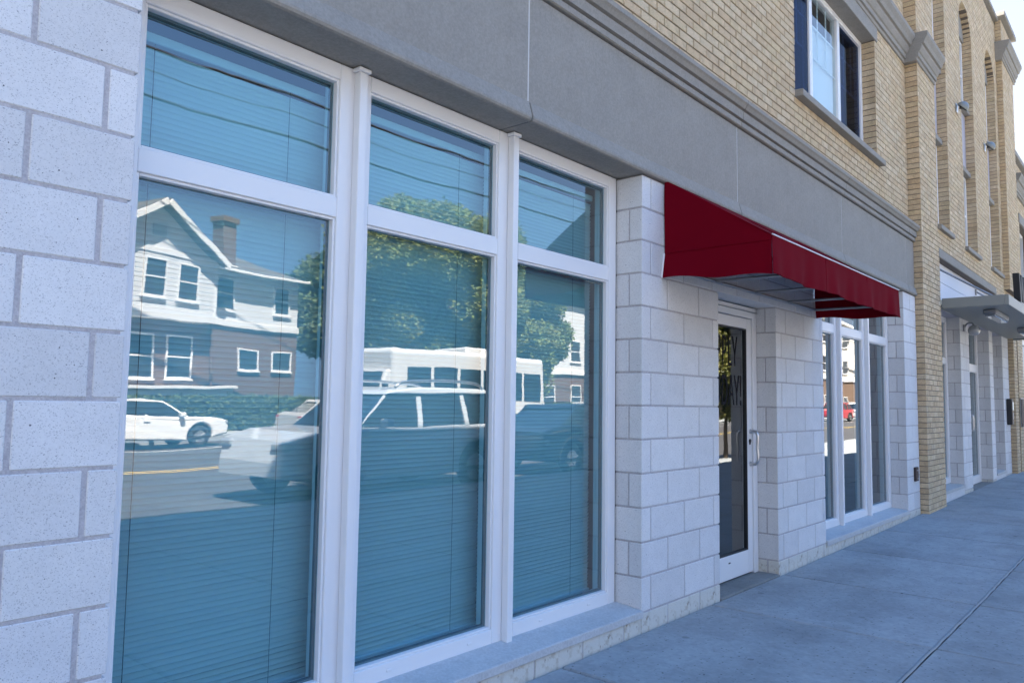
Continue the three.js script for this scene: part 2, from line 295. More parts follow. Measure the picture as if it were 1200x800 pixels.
// pier between window and door, lintel course, pier beyond the door: one bonded wall
const PX0 = 0, PX1 = 1.04, QX0 = 2.092, QX1 = 3.2;
function pierRow(wall, k, x0, x1, firstNarrow, joints, rightReturn) {
  const y0 = k < 0 ? -0.1 : Y0 + k * CH + j2, y1 = Y0 + (k + 1) * CH - j2, m = k < 0 ? M.baseBlock : null;
  const cuts = [x0, ...joints, x1];
  for (let i = 0; i + 1 < cuts.length; i++) {
    const a = cuts[i] + (i ? j2 : 0), b = cuts[i + 1] - (i + 2 < cuts.length ? j2 : 0);
    const shallow = i === 0 && !firstNarrow;
    block(wall, a, b, y0, y1, shallow ? -0.087 : -DEEP, 0, m);
    if (shallow) block(wall, x0, x0 + 0.19, y0, y1, -DEEP, -0.087 - JT, m);
  }
}
{
  const wall = group('block_wall', store);
  part('mortar', slabXY([[PX0 + 0.005, -0.15], [PX1 - 0.012, -0.15], [PX1 - 0.012, Y0 + 10 * CH + 0.012], [QX0 + 0.005, Y0 + 10 * CH + 0.012], [QX0 + 0.005, -0.15], [QX1 - 0.012, -0.15], [QX1 - 0.012, SOF - 0.004], [PX0 + 0.005, SOF - 0.004]], -DEEP + 0.006, -0.0035), M.mortar, wall);
  for (let k = -1; k < 13; k++) {
    const odd = (k + 2) % 2 === 0;                               // the row whose first piece is the narrow corner
    const nA1 = odd ? [0.106, 0.53, 0.952] : [0.315, 0.742];
    const nB1 = odd ? [2.2, 2.515, 2.925] : [2.3, 2.722, 3.13];
    if (k < 10) { pierRow(wall, k, PX0, PX1, odd, nA1); pierRow(wall, k, QX0, QX1, odd, nB1); }
    else pierRow(wall, k, PX0, QX1, odd, odd ? [0.106, 0.53, 0.952, 1.36, 1.765, 2.17, 2.52, 2.925] : [0.315, 0.742, 1.15, 1.56, 1.965, 2.3, 2.722, 3.13]);
  }
}
// end pier next to the brick pilaster
{
  const wall = group('block_wall', store), a = 6.065, b = 6.64;
  part('mortar', bb(a + 0.005, b - 0.003, -0.1, SOF - 0.004, -DEEP + 0.006, -0.0035, 0.001), M.mortar, wall);
  for (let k = -1; k < 13; k++) pierRow(wall, k, a, b, (k + 2) % 2 === 0, (k + 2) % 2 === 0 ? [a + 0.3] : []);
}
// base course below the two window sills
function baseCourse(x0, x1) {
  const wall = group('base_course', store);
  part('mortar', bb(x0, x1, -0.15, 0.088, -0.19, -0.005, 0.001), M.mortar, wall);
  let x = x0; while (x < x1 - 0.02) { const b = Math.min(x1, x + 0.4064); block(wall, x + j2, b - j2, -0.1, 0.083, -0.18, 0, M.baseBlock); x = b; }
}
baseCourse(-3.036, 0); baseCourse(3.2, 6.065);

// -------- shop windows
const FZ = -0.18;
function glazed(parent, x0, x1, y0, y1, z, mat = M.glass, sp = true) {
  const u = new THREE.PlaneGeometry(x1 - x0 + 0.012, y1 - y0 + 0.012); const q = u.attributes.uv; const o1 = rr(0, 1), o2 = rr(0, 1); for (let i = 0; i < q.count; i++) q.setXY(i, q.getX(i) * (x1 - x0) + o1, q.getY(i) * (y1 - y0) + o2);
  u.translate((x0 + x1) / 2, (y0 + y1) / 2, z); const p = part('pane', u, mat, parent);
  if (sp) { const t = 0.011, zz = z - 0.004, zb = z - 0.022; part('spacer', merge([bb(x0 - 0.004, x0 + t, y0, y1, zb, zz, 0.001), bb(x1 - t, x1 + 0.004, y0, y1, zb, zz, 0.001), bb(x0 + t, x1 - t, y0 - 0.004, y0 + t, zb, zz, 0.001), bb(x0 + t, x1 - t, y1 - t, y1 + 0.004, zb, zz, 0.001)]), M.spacer, parent); }
  return p;
}
function unit(parent, x0, x1, y0, y1, openings, fw, name = 'window', zf = FZ, depth = 0.11, glassMat = M.glass) { // openings: [y0,y1] of each light
  const w = group(name, parent), L = x0 + fw - 0.01, R = x1 - fw + 0.01, bars = []; openings = openings.map(([a, b]) => [a - 0.01, b + 0.01]); const ys = [y0, ...openings.flat(), y1];
  bars.push(bb(x0, L, y0, y1, zf - depth, zf, 0.003), bb(R, x1, y0, y1, zf - depth, zf, 0.003));
  for (let i = 0; i < ys.length; i += 2) bars.push(bb(L, R, ys[i], ys[i + 1], zf - depth, zf - 0.0006, 0.003));
  for (const [a, b] of openings) { const s = 0.011, z0 = zf - depth + 0.02, z1 = zf - 0.009; bars.push(bb(L, L + s, a, b, z0, z1, 0.002), bb(R - s, R, a, b, z0, z1, 0.002), bb(L + s, R - s, a, a + s, z0, z1, 0.002), bb(L + s, R - s, b - s, b, z0, z1, 0.002)); }
  part('frame', merge(bars), M.frame, w);
  for (const [a, b] of openings) glazed(w, L + 0.011, R - 0.011, a + 0.011, b - 0.011, zf - 0.034, glassMat);
  return w;
}
function cover(parent, x) {
  const w = 0.042, p = [bb(x - w / 2, x + w / 2, 0.14, SOF - 0.022, FZ + 0.0006, FZ + 0.042, 0.003), bb(x - w / 2 - 0.011, x + w / 2 + 0.011, SOF - 0.0215, SOF - 0.004, FZ + 0.0006, FZ + 0.05, 0.003)];
  part('mullion_cover', merge(p), M.frame, parent);
}
const LIGHTS = [[0.228, 2.086], [2.19, 2.676]];
{
  const xs = [-3.03, -2.055, -1.045, -0.012];
  let last; for (let i = 0; i < 3; i++) last = unit(store, xs[i] + 0.0008, xs[i + 1] - 0.0008, 0.146, SOF - 0.003, LIGHTS, 0.09);
  cover(store, -2.045); cover(store, -1.035);
  const ys = [3.206, 4.16, 5.115, 6.058];
  for (let i = 0; i < 3; i++) unit(store, ys[i] + 0.0008, ys[i + 1] - 0.0008, 0.152, SOF - 0.003, LIGHTS, 0.085);
  cover(store, 4.165); cover(store, 5.12);
  for (const [a, b, h] of [[-3.036, -0.002, 0], [3.203, 6.062, 0.004]]) part('sill', run([[-0.285, 0.142 + h], [-0.285, 0.1], [-0.15, 0.088], [0.012, 0.086], [0.014, 0.09], [0.014, 0.126 + h], [0.009, 0.13 + h], [-0.17, 0.15 + h]], a, b, 0.002), M.sill, store);
  for (const x of [-2.75, -2.35, -1.8, -1.3, -0.75, -0.3]) part('weep_cover', bb(x, x + 0.03, 0.178, 0.19, FZ - 0.001, FZ + 0.0035, 0.002), M.frame, store);
}
// -------- entrance door
{
  const a = PX1 + 0.004, b = QX0 - 0.004, z = -0.165, top = Y0 + 10 * CH - 0.004;
  const f = group('door_frame', store);
  part('jamb', merge([bb(a, a + 0.075, 0.0, top, z - 0.1, z, 0.003), bb(b - 0.075, b, 0.0, top, z - 0.1, z, 0.003), bb(a + 0.075, b - 0.075, 2.052, top, z - 0.1, z - 0.0006, 0.003)]), M.frame, f);
  part('drip_cap', bb(a, b, 2.1, 2.104, z + 0.0006, z + 0.02, 0.001), M.tubeMetal, f);
  const d = group('door', store), L = a + 0.079, R = b - 0.079, z1 = z - 0.012, z0 = z - 0.058;
  part('leaf', merge([bb(L, L + 0.082, 0.022, 2.046, z0, z1, 0.004), bb(R - 0.082, R, 0.022, 2.046, z0, z1, 0.004), bb(L + 0.082, R - 0.082, 0.022, 0.202, z0, z1 - 0.0006, 0.004), bb(L + 0.082, R - 0.082, 1.962, 2.046, z0, z1 - 0.0006, 0.004)]), M.frame, d);
  part('gasket', merge([bb(L + 0.0815, L + 0.092, 0.202, 1.962, z0 + 0.01, z1 - 0.004, 0.001), bb(R - 0.092, R - 0.0815, 0.202, 1.962, z0 + 0.01, z1 - 0.004, 0.001), bb(L + 0.092, R - 0.092, 0.2015, 0.214, z0 + 0.01, z1 - 0.004, 0.001), bb(L + 0.092, R - 0.092, 1.95, 1.9625, z0 + 0.01, z1 - 0.004, 0.001)]), M.black, d);
  glazed(d, L + 0.09, R - 0.09, 0.212, 1.952, z1 - 0.02, M.clearGlass, false);
  const hx = R - 0.035, hz = z1 + 0.062;
  part('handle', merge([tube([[hx, 0.875, z1 - 0.002], [hx, 0.875, hz - 0.02], [hx, 0.9, hz], [hx, 1.0, hz], [hx, 1.11, hz], [hx, 1.135, hz - 0.02], [hx, 1.135, z1 - 0.002]], 0.0125, 10, 40), new THREE.CylinderGeometry(0.02, 0.02, 0.006, 14).rotateX(Math.PI / 2).translate(hx, 0.875, z1 + 0.003), new THREE.CylinderGeometry(0.02, 0.02, 0.006, 14).rotateX(Math.PI / 2).translate(hx, 1.135, z1 + 0.003)]), M.steel, d);
  part('lock', merge([new THREE.CylinderGeometry(0.015, 0.015, 0.012, 16).rotateX(Math.PI / 2).translate(hx - 0.012, 1.06, z1 + 0.004), bb(hx - 0.022, hx - 0.002, 1.03, 1.05, z1 - 0.001, z1 + 0.008, 0.003)]), M.black, d);
  part('rail_plate', bb(1.56, 1.59, 0.142, 0.152, z1 - 0.002, z1 + 0.003, 0.002), M.black, d);
  part('threshold', bb(PX1 + 0.002, QX0 - 0.002, -0.1, 0.012, -0.3, 0.012, 0.006), M.threshold, store);
  const font = await new FontLoader().loadAsync('fonts/droid/droid_sans_regular.typeface.json');
  for (const [word, y, w] of [['APPLY', 1.652, 0.5], ['TODAY!', 1.345, 0.6]]) {
    const g = new TextGeometry(word, { font, size: 0.23, depth: 0.0012, curveSegments: 5, bevelEnabled: false }); g.computeBoundingBox();
    const bw = g.boundingBox.max.x - g.boundingBox.min.x; g.translate(-g.boundingBox.min.x, 0, 0); g.scale(w / bw, 1.03, 1); g.translate(1.566 - w / 2 - (word === 'APPLY' ? 0.03 : 0.01), y, z1 - 0.019); part('lettering', g, M.vinyl, d);
  }
}
// -------- grey precast band with moulding
{
  const band = group('precast_band', store);
  const face = [[-0.285, 3.45], [-0.285, SOF + 0.002], [0.012, SOF + 0.002], [0.024, SOF + 0.006], [0.03, SOF + 0.016], [0.03, SOF + 0.028], [0.008, 2.862], [-0.002, 2.866], [-0.002, 3.447], [-0.03, 3.45]];
  const mould = [[-0.285, 3.456], [0.012, 3.456], [0.022, 3.462], [0.022, 3.497], [0.008, 3.5], [0.008, 3.508], [0.036, 3.511], [0.04, 3.57], [0.028, 3.574], [0.028, 3.582], [0.052, 3.586], [0.066, 3.61], [0.078, 3.622], [0.078, 3.652], [-0.06, 3.668], [-0.285, 3.668]];
  const xs = [-8.49, -6.03, -3.57, -1.11, 1.385, 3.82, 6.27, 6.645];
  for (let i = 0; i + 1 < xs.length; i++) {
    part('panel', run(face, xs[i] + 0.004, xs[i + 1] - 0.004, 0.003), M.precast, band);
    part('moulding', run(mould, xs[i] + 0.003 + 0.03, xs[i + 1] - 0.003 + 0.03 + (i === 6 ? 0.01 : 0), 0.002), M.precast, band);
    if (i) { const x = xs[i]; part('sealant_joint', bb(x - 0.0065, x + 0.0065, 2.87, 3.45, -0.03, -0.0035, 0.001), M.sealant, band); part('sealant_joint', bb(x - 0.006, x + 0.006, SOF + 0.004, 2.872, -0.2, -0.004, 0.001), M.joint, band); }
  }
}
// -------- brick upper storey
const BL = 0.2032, BH = 0.0677, BJ = 0.0095;
function brickRows(x0, x1, y0, y1, solid) {                         // solid(xa, xb, yc) -> list of [xa, xb] that stand
  const out = []; let r = 0;
  for (let y = y0; y < y1 - 0.02; y += BH, r++) for (let x = x0 - (r % 2 ? BL / 2 : 0); x < x1; x += BL) {
    const a = Math.max(x + BJ / 2, x0), b = Math.min(x + BL - BJ / 2, x1); if (b - a < 0.006) continue;
    for (const [p, q] of solid ? solid(a, b, y + BH / 2) : [[a, b]]) if (q - p > 0.005) out.push([p, q, y + BJ / 2, Math.min(y + BH - BJ / 2, y1)]);
  }
  return out;
}
function cutRect(spans, hx0, hx1) { const o = []; for (const [a, b] of spans) { if (b <= hx0 || a >= hx1) o.push([a, b]); else { if (a < hx0) o.push([a, hx0]); if (b > hx1) o.push([hx1, b]); } } return o; }
function brickMass(name, parent, list) {                            // list of boxes [x0,x1,y0,y1,z0,z1], one stuff part
  const n = list.length, pos = new Float32Array(n * 72), nor = new Float32Array(n * 72), uv = new Float32Array(n * 48), col = new Float32Array(n * 72), idx = new Uint32Array(n * 36);
  const F = [[0, 1, 1], [0, -1, 1], [1, 1, 1], [1, -1, 1], [2, 1, 1], [2, -1, 1]];
  list.forEach((b, bi) => {
    const c = pick(brickTones), k = rr(0.94, 1.05), ox = rnd(), oy = rnd(); let v = bi * 24;
    F.forEach(([ax, s], fi) => {
      const u = (ax + 1) % 3, w = (ax + 2) % 3;
      for (let q = 0; q < 4; q++) {
        const p = [0, 0, 0]; p[ax] = b[ax * 2 + (s > 0 ? 1 : 0)]; p[u] = b[u * 2 + (q === 1 || q === 2 ? 1 : 0)]; p[w] = b[w * 2 + (q >= 2 ? 1 : 0)];
        pos.set(p, v * 3); const nn = [0, 0, 0]; nn[ax] = s; nor.set(nn, v * 3); uv.set([p[u] + ox, p[w] + oy], v * 2); col.set([c[0] * k, c[1] * k, c[2] * k], v * 3); v++;
      }
      const o = bi * 24 + fi * 4; idx.set(s > 0 ? [o, o + 1, o + 2, o, o + 2, o + 3] : [o, o + 2, o + 1, o, o + 3, o + 2], (bi * 6 + fi) * 6);
    });
  });
  const g = new THREE.BufferGeometry(); g.setAttribute('position', new THREE.BufferAttribute(pos, 3)); g.setAttribute('normal', new THREE.BufferAttribute(nor, 3)); g.setAttribute('uv', new THREE.BufferAttribute(uv, 2)); g.setAttribute('color', new THREE.BufferAttribute(col, 3)); g.setIndex(new THREE.BufferAttribute(idx, 1));
  const m = part(name, g, M.brickMany, parent); m.userData.kind = 'stuff'; return m;
}
const WIN2 = { x0: 2.735, x1: 5.29, y0: 4.215, y1: 5.63 }, ZB = -0.05;
{
  const wall = group('brick_wall', store), W = WIN2;
  part('mortar', slabXY([[-7.6, 3.6], [6.645, 3.6], [6.645, 8.9], [-7.6, 8.9]], -0.3, ZB - 0.009, [[[W.x0 - 0.007, W.y0 - 0.09], [W.x1 + 0.007, W.y0 - 0.09], [W.x1 + 0.007, W.y1 + 0.004], [W.x0 - 0.007, W.y1 + 0.004]]]), M.brickJoint, wall);
  const rows = brickRows(-4.2, 6.645, 3.66, 8.8, (a, b, y) => (y > W.y0 - 0.09 && y < W.y1 + 0.2 && y < W.y1) ? cutRect([[a, b]], W.x0, W.x1) : (y >= W.y1 && y < W.y1 + 0.2) ? cutRect([[a, b]], W.x0 - 0.1, W.x1 + 0.1) : (y > 5.79 && y < 6.17) ? [] : [[a, b]]);
  const cam = camera.position; camera.updateMatrixWorld();
  const size = rows.map((r) => { const x = (r[0] + r[1]) / 2, y = (r[2] + r[3]) / 2, v = new THREE.Vector3(x, y, ZB).applyMatrix4(camera.matrixWorldInverse); const f = 400 / Math.tan(47.77 * Math.PI / 360); const px = Math.abs(v.x / -v.z * f) < 610 && Math.abs(v.y / -v.z * f) < 410 && v.z < 0; return px ? Math.hypot(x - cam.x, y - cam.y, ZB - cam.z) : 1e9; });
  const order = rows.map((_, i) => i).sort((a, b) => size[a] - size[b]), near = new Set(order.slice(0, 300));
  const many = [], cache = new Map();
  rows.forEach((r, i) => {
    const dz = rr(-0.0015, 0.0015);
    if (!near.has(i)) { many.push([r[0], r[1], r[2], r[3], ZB - 0.16, ZB + dz]); return; }
    const w = r[1] - r[0], h = r[3] - r[2], v = Math.floor(rnd() * 4), key = [w.toFixed(3), h.toFixed(3), v].join(); if (!cache.has(key)) cache.set(key, cbox(w, h, 0.155, 0.0025, v * 0.17, v * 0.23));
    part('brick', cache.get(key), pick(M.bricks), wall).position.set((r[0] + r[1]) / 2, (r[2] + r[3]) / 2, ZB - 0.0775 + dz);
  });
  brickMass('brick_field', wall, many);
}
{ // two-light upper window with its stone sill and lintel
  const W = WIN2, w = group('window', store), z = -0.195;
  const bars = [bb(W.x0, W.x0 + 0.06, W.y0, W.y1, z - 0.08, z, 0.004), bb(W.x1 - 0.06, W.x1, W.y0, W.y1, z - 0.08, z, 0.004), bb(W.x0 + 0.06, W.x1 - 0.06, W.y0, W.y0 + 0.06, z - 0.08, z - 0.0006, 0.004), bb(W.x0 + 0.06, W.x1 - 0.06, W.y1 - 0.06, W.y1, z - 0.08, z - 0.0006, 0.004)];
  const m1 = W.x0 + 0.86, m2 = W.x0 + 1.72; for (const m of [m1, m2]) bars.push(bb(m - 0.04, m + 0.04, W.y0 + 0.06, W.y1 - 0.06, z - 0.08, z - 0.002, 0.004));
  part('frame', merge(bars), M.frame, w);
  const spans = [[W.x0 + 0.06, m1 - 0.04], [m1 + 0.04, m2 - 0.04], [m2 + 0.04, W.x1 - 0.06]];
  spans.forEach(([a, b], i) => {
    glazed(w, a, b, W.y0 + 0.06, W.y1 - 0.06, z - 0.03, M.clearGlass, false);
    const g = []; for (let k = 1; k < 3; k++) { const x = mix(a, b, k / 3); g.push(bb(x - 0.009, x + 0.009, W.y0 + 0.7, W.y1 - 0.06, z - 0.046, z - 0.036, 0.001)); } for (const y of [W.y0 + 0.69, W.y0 + 1.02]) g.push(bb(a, b, y, y + 0.018, z - 0.0465, z - 0.0355, 0.001));
    part('grille', merge(g), M.frame, w);
    if (i !== 1) { part('insect_screen', bb(a + 0.005, b - 0.012, W.y0 + 0.072, W.y1 - 0.072, z - 0.02, z - 0.019, 0.0002), M.mesh, w); }
    else part('roller_shade', bb(a + 0.004, b - 0.004, W.y0 + 0.064, W.y1 - 0.34, z - 0.062, z - 0.058, 0.001), M.frame, w);
  });
  part('sill', run([[-0.28, W.y0 - 0.002], [-0.28, W.y0 - 0.075], [0.02, W.y0 - 0.085], [0.024, W.y0 - 0.08], [0.024, W.y0 - 0.028], [0.018, W.y0 - 0.022]], W.x0 - 0.001, W.x1 + 0.08, 0.002), M.precast, store);
  part('lintel', run([[-0.28, W.y1 + 0.19], [-0.28, W.y1 + 0.002], [-0.046, W.y1 + 0.002], [-0.042, W.y1 + 0.006], [-0.042, W.y1 + 0.19]], W.x0 - 0.096, W.x1 + 0.096, 0.003), M.precast, store);
}
const CORN = [[-0.2, 5.795], [-0.01, 5.795], [0.0, 5.8], [0.0, 5.84], [0.02, 5.845], [0.02, 5.9], [0.035, 5.91], [0.06, 5.96], [0.06, 6.0], [0.085, 6.005], [0.1, 6.05], [0.13, 6.1], [0.13, 6.15], [-0.05, 6.165], [-0.2, 6.165]];
part('cornice', run(CORN.map(([z, y]) => [z - 0.03, y]), -7.6, 6.64, 0.002), M.precast, store);
{ // the rest of the shell: floors, back, sides and roof, so that the rooms are dark
  const X0 = -7.6, X1 = 6.64;
  part('shop_floor', bb(X0, X1, -0.2, 0.018, -9, -0.301, 0.001), M.roomFloor, store);
  part('shop_ceiling', bb(X0, X1, 2.84, 3.1, -9, -0.305, 0.001), M.room, store);
  part('roof', bb(X0, X1, 12.6, 12.8, -9, -0.302, 0.001), M.precast, store);
  part('back_wall', bb(X0, X1, -0.2, 12.8, -9.3, -9.002, 0.001), M.room, store);
  for (const x of [X0 - 0.2, -0.02 + 0.4, 2.6, X1 - 0.21]) part('party_wall', bb(x, x + 0.2, -0.15, 12.58, -8.99, -0.31, 0.001), M.room, store);
  part('parapet_coping', bb(X0, X1, 12.9, 12.98, -0.34, 0.0, 0.006), M.precast, store);
  part('side_wall', bb(X0 - 0.22, X0 - 0.002, -0.2, 12.9, -9.3, 0.0, 0.002), M.bricks[0], store);
  part('unseen_shadow_storey', bb(X0, X1, 8.902, 12.898, -0.3, ZB, 0.002), M.bricks[0], store);  // unseen storey, added and sized with its roof to cast the street shadow
}
console.log('store');

// ================================================================ blinds, awning, small fittings on the storefront
const SLATP = 0.0212;
function blind(x0, x1, y0, y1, label) {
  const z = -0.335, t = thing('venetian_blind', label, 'blind', [(x0 + x1) / 2, y0, z], 0, 'white venetian blinds behind the shop window');
  const w = x1 - x0, s = new THREE.Shape(), prof = [];
  for (let k = 0; k <= 4; k++) { const u = k / 4 - 0.5; prof.push([u * 0.0255, 0.0026 * (1 - 4 * u * u)]); }
  const outline = [...prof, ...prof.slice().reverse().map(([a, b]) => [a, b - 0.0006])];
  outline.forEach(([a, b], i) => (i ? s.lineTo(a, b) : s.moveTo(a, b)));
  const g = new THREE.ExtrudeGeometry(s, { depth: w, bevelEnabled: false }); g.translate(0, 0, -w / 2); g.rotateY(Math.PI / 2);
  const n = Math.floor((y1 - y0 - 0.07) / SLATP);
  for (let i = 0; i < n; i++) { const m = part('slat', g, M.slat, t); m.position.set(rr(-0.001, 0.001), 0.034 + i * SLATP, 0); m.rotation.set(-1.17 + rr(-0.05, 0.05) + 0.05 * Math.sin(i * 0.13 + x0), rr(-0.0015, 0.0015), rr(-0.0018, 0.0018)); }
  part('head_rail', cbox(w, 0.035, 0.04, 0.004).translate(0, y1 - y0 - 0.02, 0), M.slat, t);
  part('bottom_rail', cbox(w, 0.014, 0.024, 0.003).translate(0, 0.013, 0), M.slat, t);
  for (const [x, r, m] of [[-w / 2 + 0.14, 0.0014, M.cord], [w / 2 - 0.2, 0.001, M.spacer]]) part('ladder_cord', rod([x, 0.013, 0.012], [x, y1 - y0 - 0.03, 0.012], r, 6), m, t);
}
blind(-2.99, -2.085, 0.2, 2.655, 'white venetian blind in the pane beside the long block wall, mirroring a gabled house');
blind(-2.02, -1.075, 0.2, 2.655, 'white venetian blind in the middle pane between two mullion covers');
blind(-1.01, -0.075, 0.2, 2.655, 'white venetian blind in the pane next to the block pier by the awning');

{ // burgundy awning over the entrance
  const a = thing('awning', 'burgundy fabric awning with white piping over the shop door', 'awning', [0, 0, 0]);
  const X0 = 0.262, X1 = 2.985, ZF = 0.705, TW = SOF + 0.004, TF = 2.332, BF = 2.1, BW = 2.14;
  // roof panel
  const top = new THREE.PlaneGeometry(1, 1, 60, 10), tp = top.attributes.position;
  for (let i = 0; i < tp.count; i++) { const u = tp.getX(i) + 0.5, v = tp.getY(i) + 0.5; const sag = -0.012 * Math.sin(Math.PI * v) * (0.7 + 0.3 * Math.cos(u * Math.PI * 6)); tp.setXYZ(i, mix(X0, X1, u), mix(TF, TW, v) + sag, mix(ZF, 0.034, v)); }
  top.computeVertexNormals();
  const thick = (g, d) => { const b = g.clone(); const p = b.attributes.position, n = b.attributes.normal; for (let i = 0; i < p.count; i++) p.setXYZ(i, p.getX(i) - n.getX(i) * d, p.getY(i) - n.getY(i) * d, p.getZ(i) - n.getZ(i) * d); return merge([g, b]); };
  part('roof_panel', thick(top, 0.0015), M.awning, a);
  const val = new THREE.PlaneGeometry(1, 1, 110, 8), vp = val.attributes.position;
  for (let i = 0; i < vp.count; i++) { const u = vp.getX(i) + 0.5, v = 1 - (vp.getY(i) + 0.5); const rip = v * (0.010 * Math.sin(u * 21) + 0.006 * Math.sin(u * 47 + 1) + 0.004 * Math.sin(u * 83)); vp.setXYZ(i, mix(X0, X1, u), mix(TF, BF, v) + 0.004 * v * Math.sin(u * 14 + 2), ZF + 0.003 + rip); }
  val.computeVertexNormals(); part('valance', thick(val, 0.0015), M.awning, a);
  for (const [x, s, nm] of [[X0, -1, 'side_panel'], [X1, 1, 'side_panel']]) {
    const g = new THREE.PlaneGeometry(1, 1, 26, 22), p = g.attributes.position;
    for (let i = 0; i < p.count; i++) {
      const u = p.getX(i) + 0.5, v = 1 - (p.getY(i) + 0.5), z = mix(0.008, ZF, u);            // u from wall to front, v from top to hem
      const yt = mix(TW, TF, Math.max(0, (z - 0.034) / (ZF - 0.034))), yb = mix(BW, BF, u) + 0.008 * Math.sin(u * 9);
      const y = mix(yt, yb, v), k = Math.max(0, (2.3 - y) / 0.2);
      p.setXYZ(i, x + s * (k * (0.03 * (1 - u) + 0.008 * Math.sin(u * 11)) + 0.003 * Math.sin(v * 7 + u * 5)), y, z);
    }
    g.computeVertexNormals(); part(nm, thick(g, 0.0015), M.awning, a);
  }
  { const hem = []; for (let k = 0; k <= 60; k++) { const u = k / 60, rip = 0.010 * Math.sin(u * 21) + 0.006 * Math.sin(u * 47 + 1) + 0.004 * Math.sin(u * 83); hem.push([mix(X0, X1, u), BF + 0.004 * Math.sin(u * 14 + 2) + 0.004, ZF + 0.0035 + rip]); } part('hem', tube(hem, 0.0035, 6, 120), M.awning, a); }
  for (const x of [X0 + 0.91, X0 + 1.82]) part('seam', merge([rod([x, TF, ZF + 0.001], [x, TW - 0.01, 0.036], 0.003, 6), rod([x, BF + 0.01, ZF + 0.006], [x, TF, ZF + 0.004], 0.0026, 6)]), M.awning, a);
  part('seam', rod([X0 - 0.003, 2.3, 0.01], [X0 - 0.003, TF - 0.03, ZF - 0.01], 0.0022, 6), M.awning, a);
  part('piping', rod([X0, TF + 0.002, ZF + 0.006], [X1, TF + 0.002, ZF + 0.006], 0.0048, 8), M.piping, a);
  for (const x of [X0, X1]) part('wall_hem', rod([x + (x < 1 ? -0.002 : 0.002), 2.3, 0.006], [x + (x < 1 ? -0.034 : 0.034), BW, 0.005], 0.006, 8), M.piping, a);
  const bar = [];
  bar.push(rod([X0 + 0.02, TF - 0.02, ZF - 0.02], [X1 - 0.02, TF - 0.02, ZF - 0.02], 0.0125, 8), rod([X0 + 0.02, 2.2, ZF - 0.022], [X1 - 0.02, 2.2, ZF - 0.022], 0.0125, 8), rod([X0 + 0.02, TW - 0.035, 0.02], [X1 - 0.02, TW - 0.035, 0.02], 0.0125, 8), rod([X0 + 0.02, 2.21, 0.02], [X1 - 0.02, 2.21, 0.02], 0.0125, 8));
  part('frame', merge(bar), M.tubeMetal, a);
  for (let k = 0; k < 5; k++) { const x = mix(X0 + 0.025, X1 - 0.025, k / 4); part('rafter', merge([rod([x, TF - 0.035, ZF - 0.02], [x, TW - 0.045, 0.02], 0.011, 8), rod([x, 2.205, ZF - 0.02], [x, 2.21, 0.02], 0.011, 8), rod([x, 2.2, ZF - 0.021], [x, TF - 0.02, ZF - 0.021], 0.011, 8)]), M.tubeMetal, a); }
}
{ // outlet box on the end pier
  const o = thing('outlet_box', 'small dark weathered outlet box on the block pier beside brick pilaster', 'outlet box', [6.41, 0.455, 0.0]);
  part('cover', cbox(0.12, 0.17, 0.03, 0.006).translate(0, 0.085, 0.016), M.rust, o); part('hinge', rod([-0.045, 0.13, 0.034], [0.045, 0.13, 0.034], 0.006), M.tubeMetal, o); part('latch', cbox(0.03, 0.012, 0.01, 0.002).translate(0, 0.03, 0.035), M.tubeMetal, o);
}

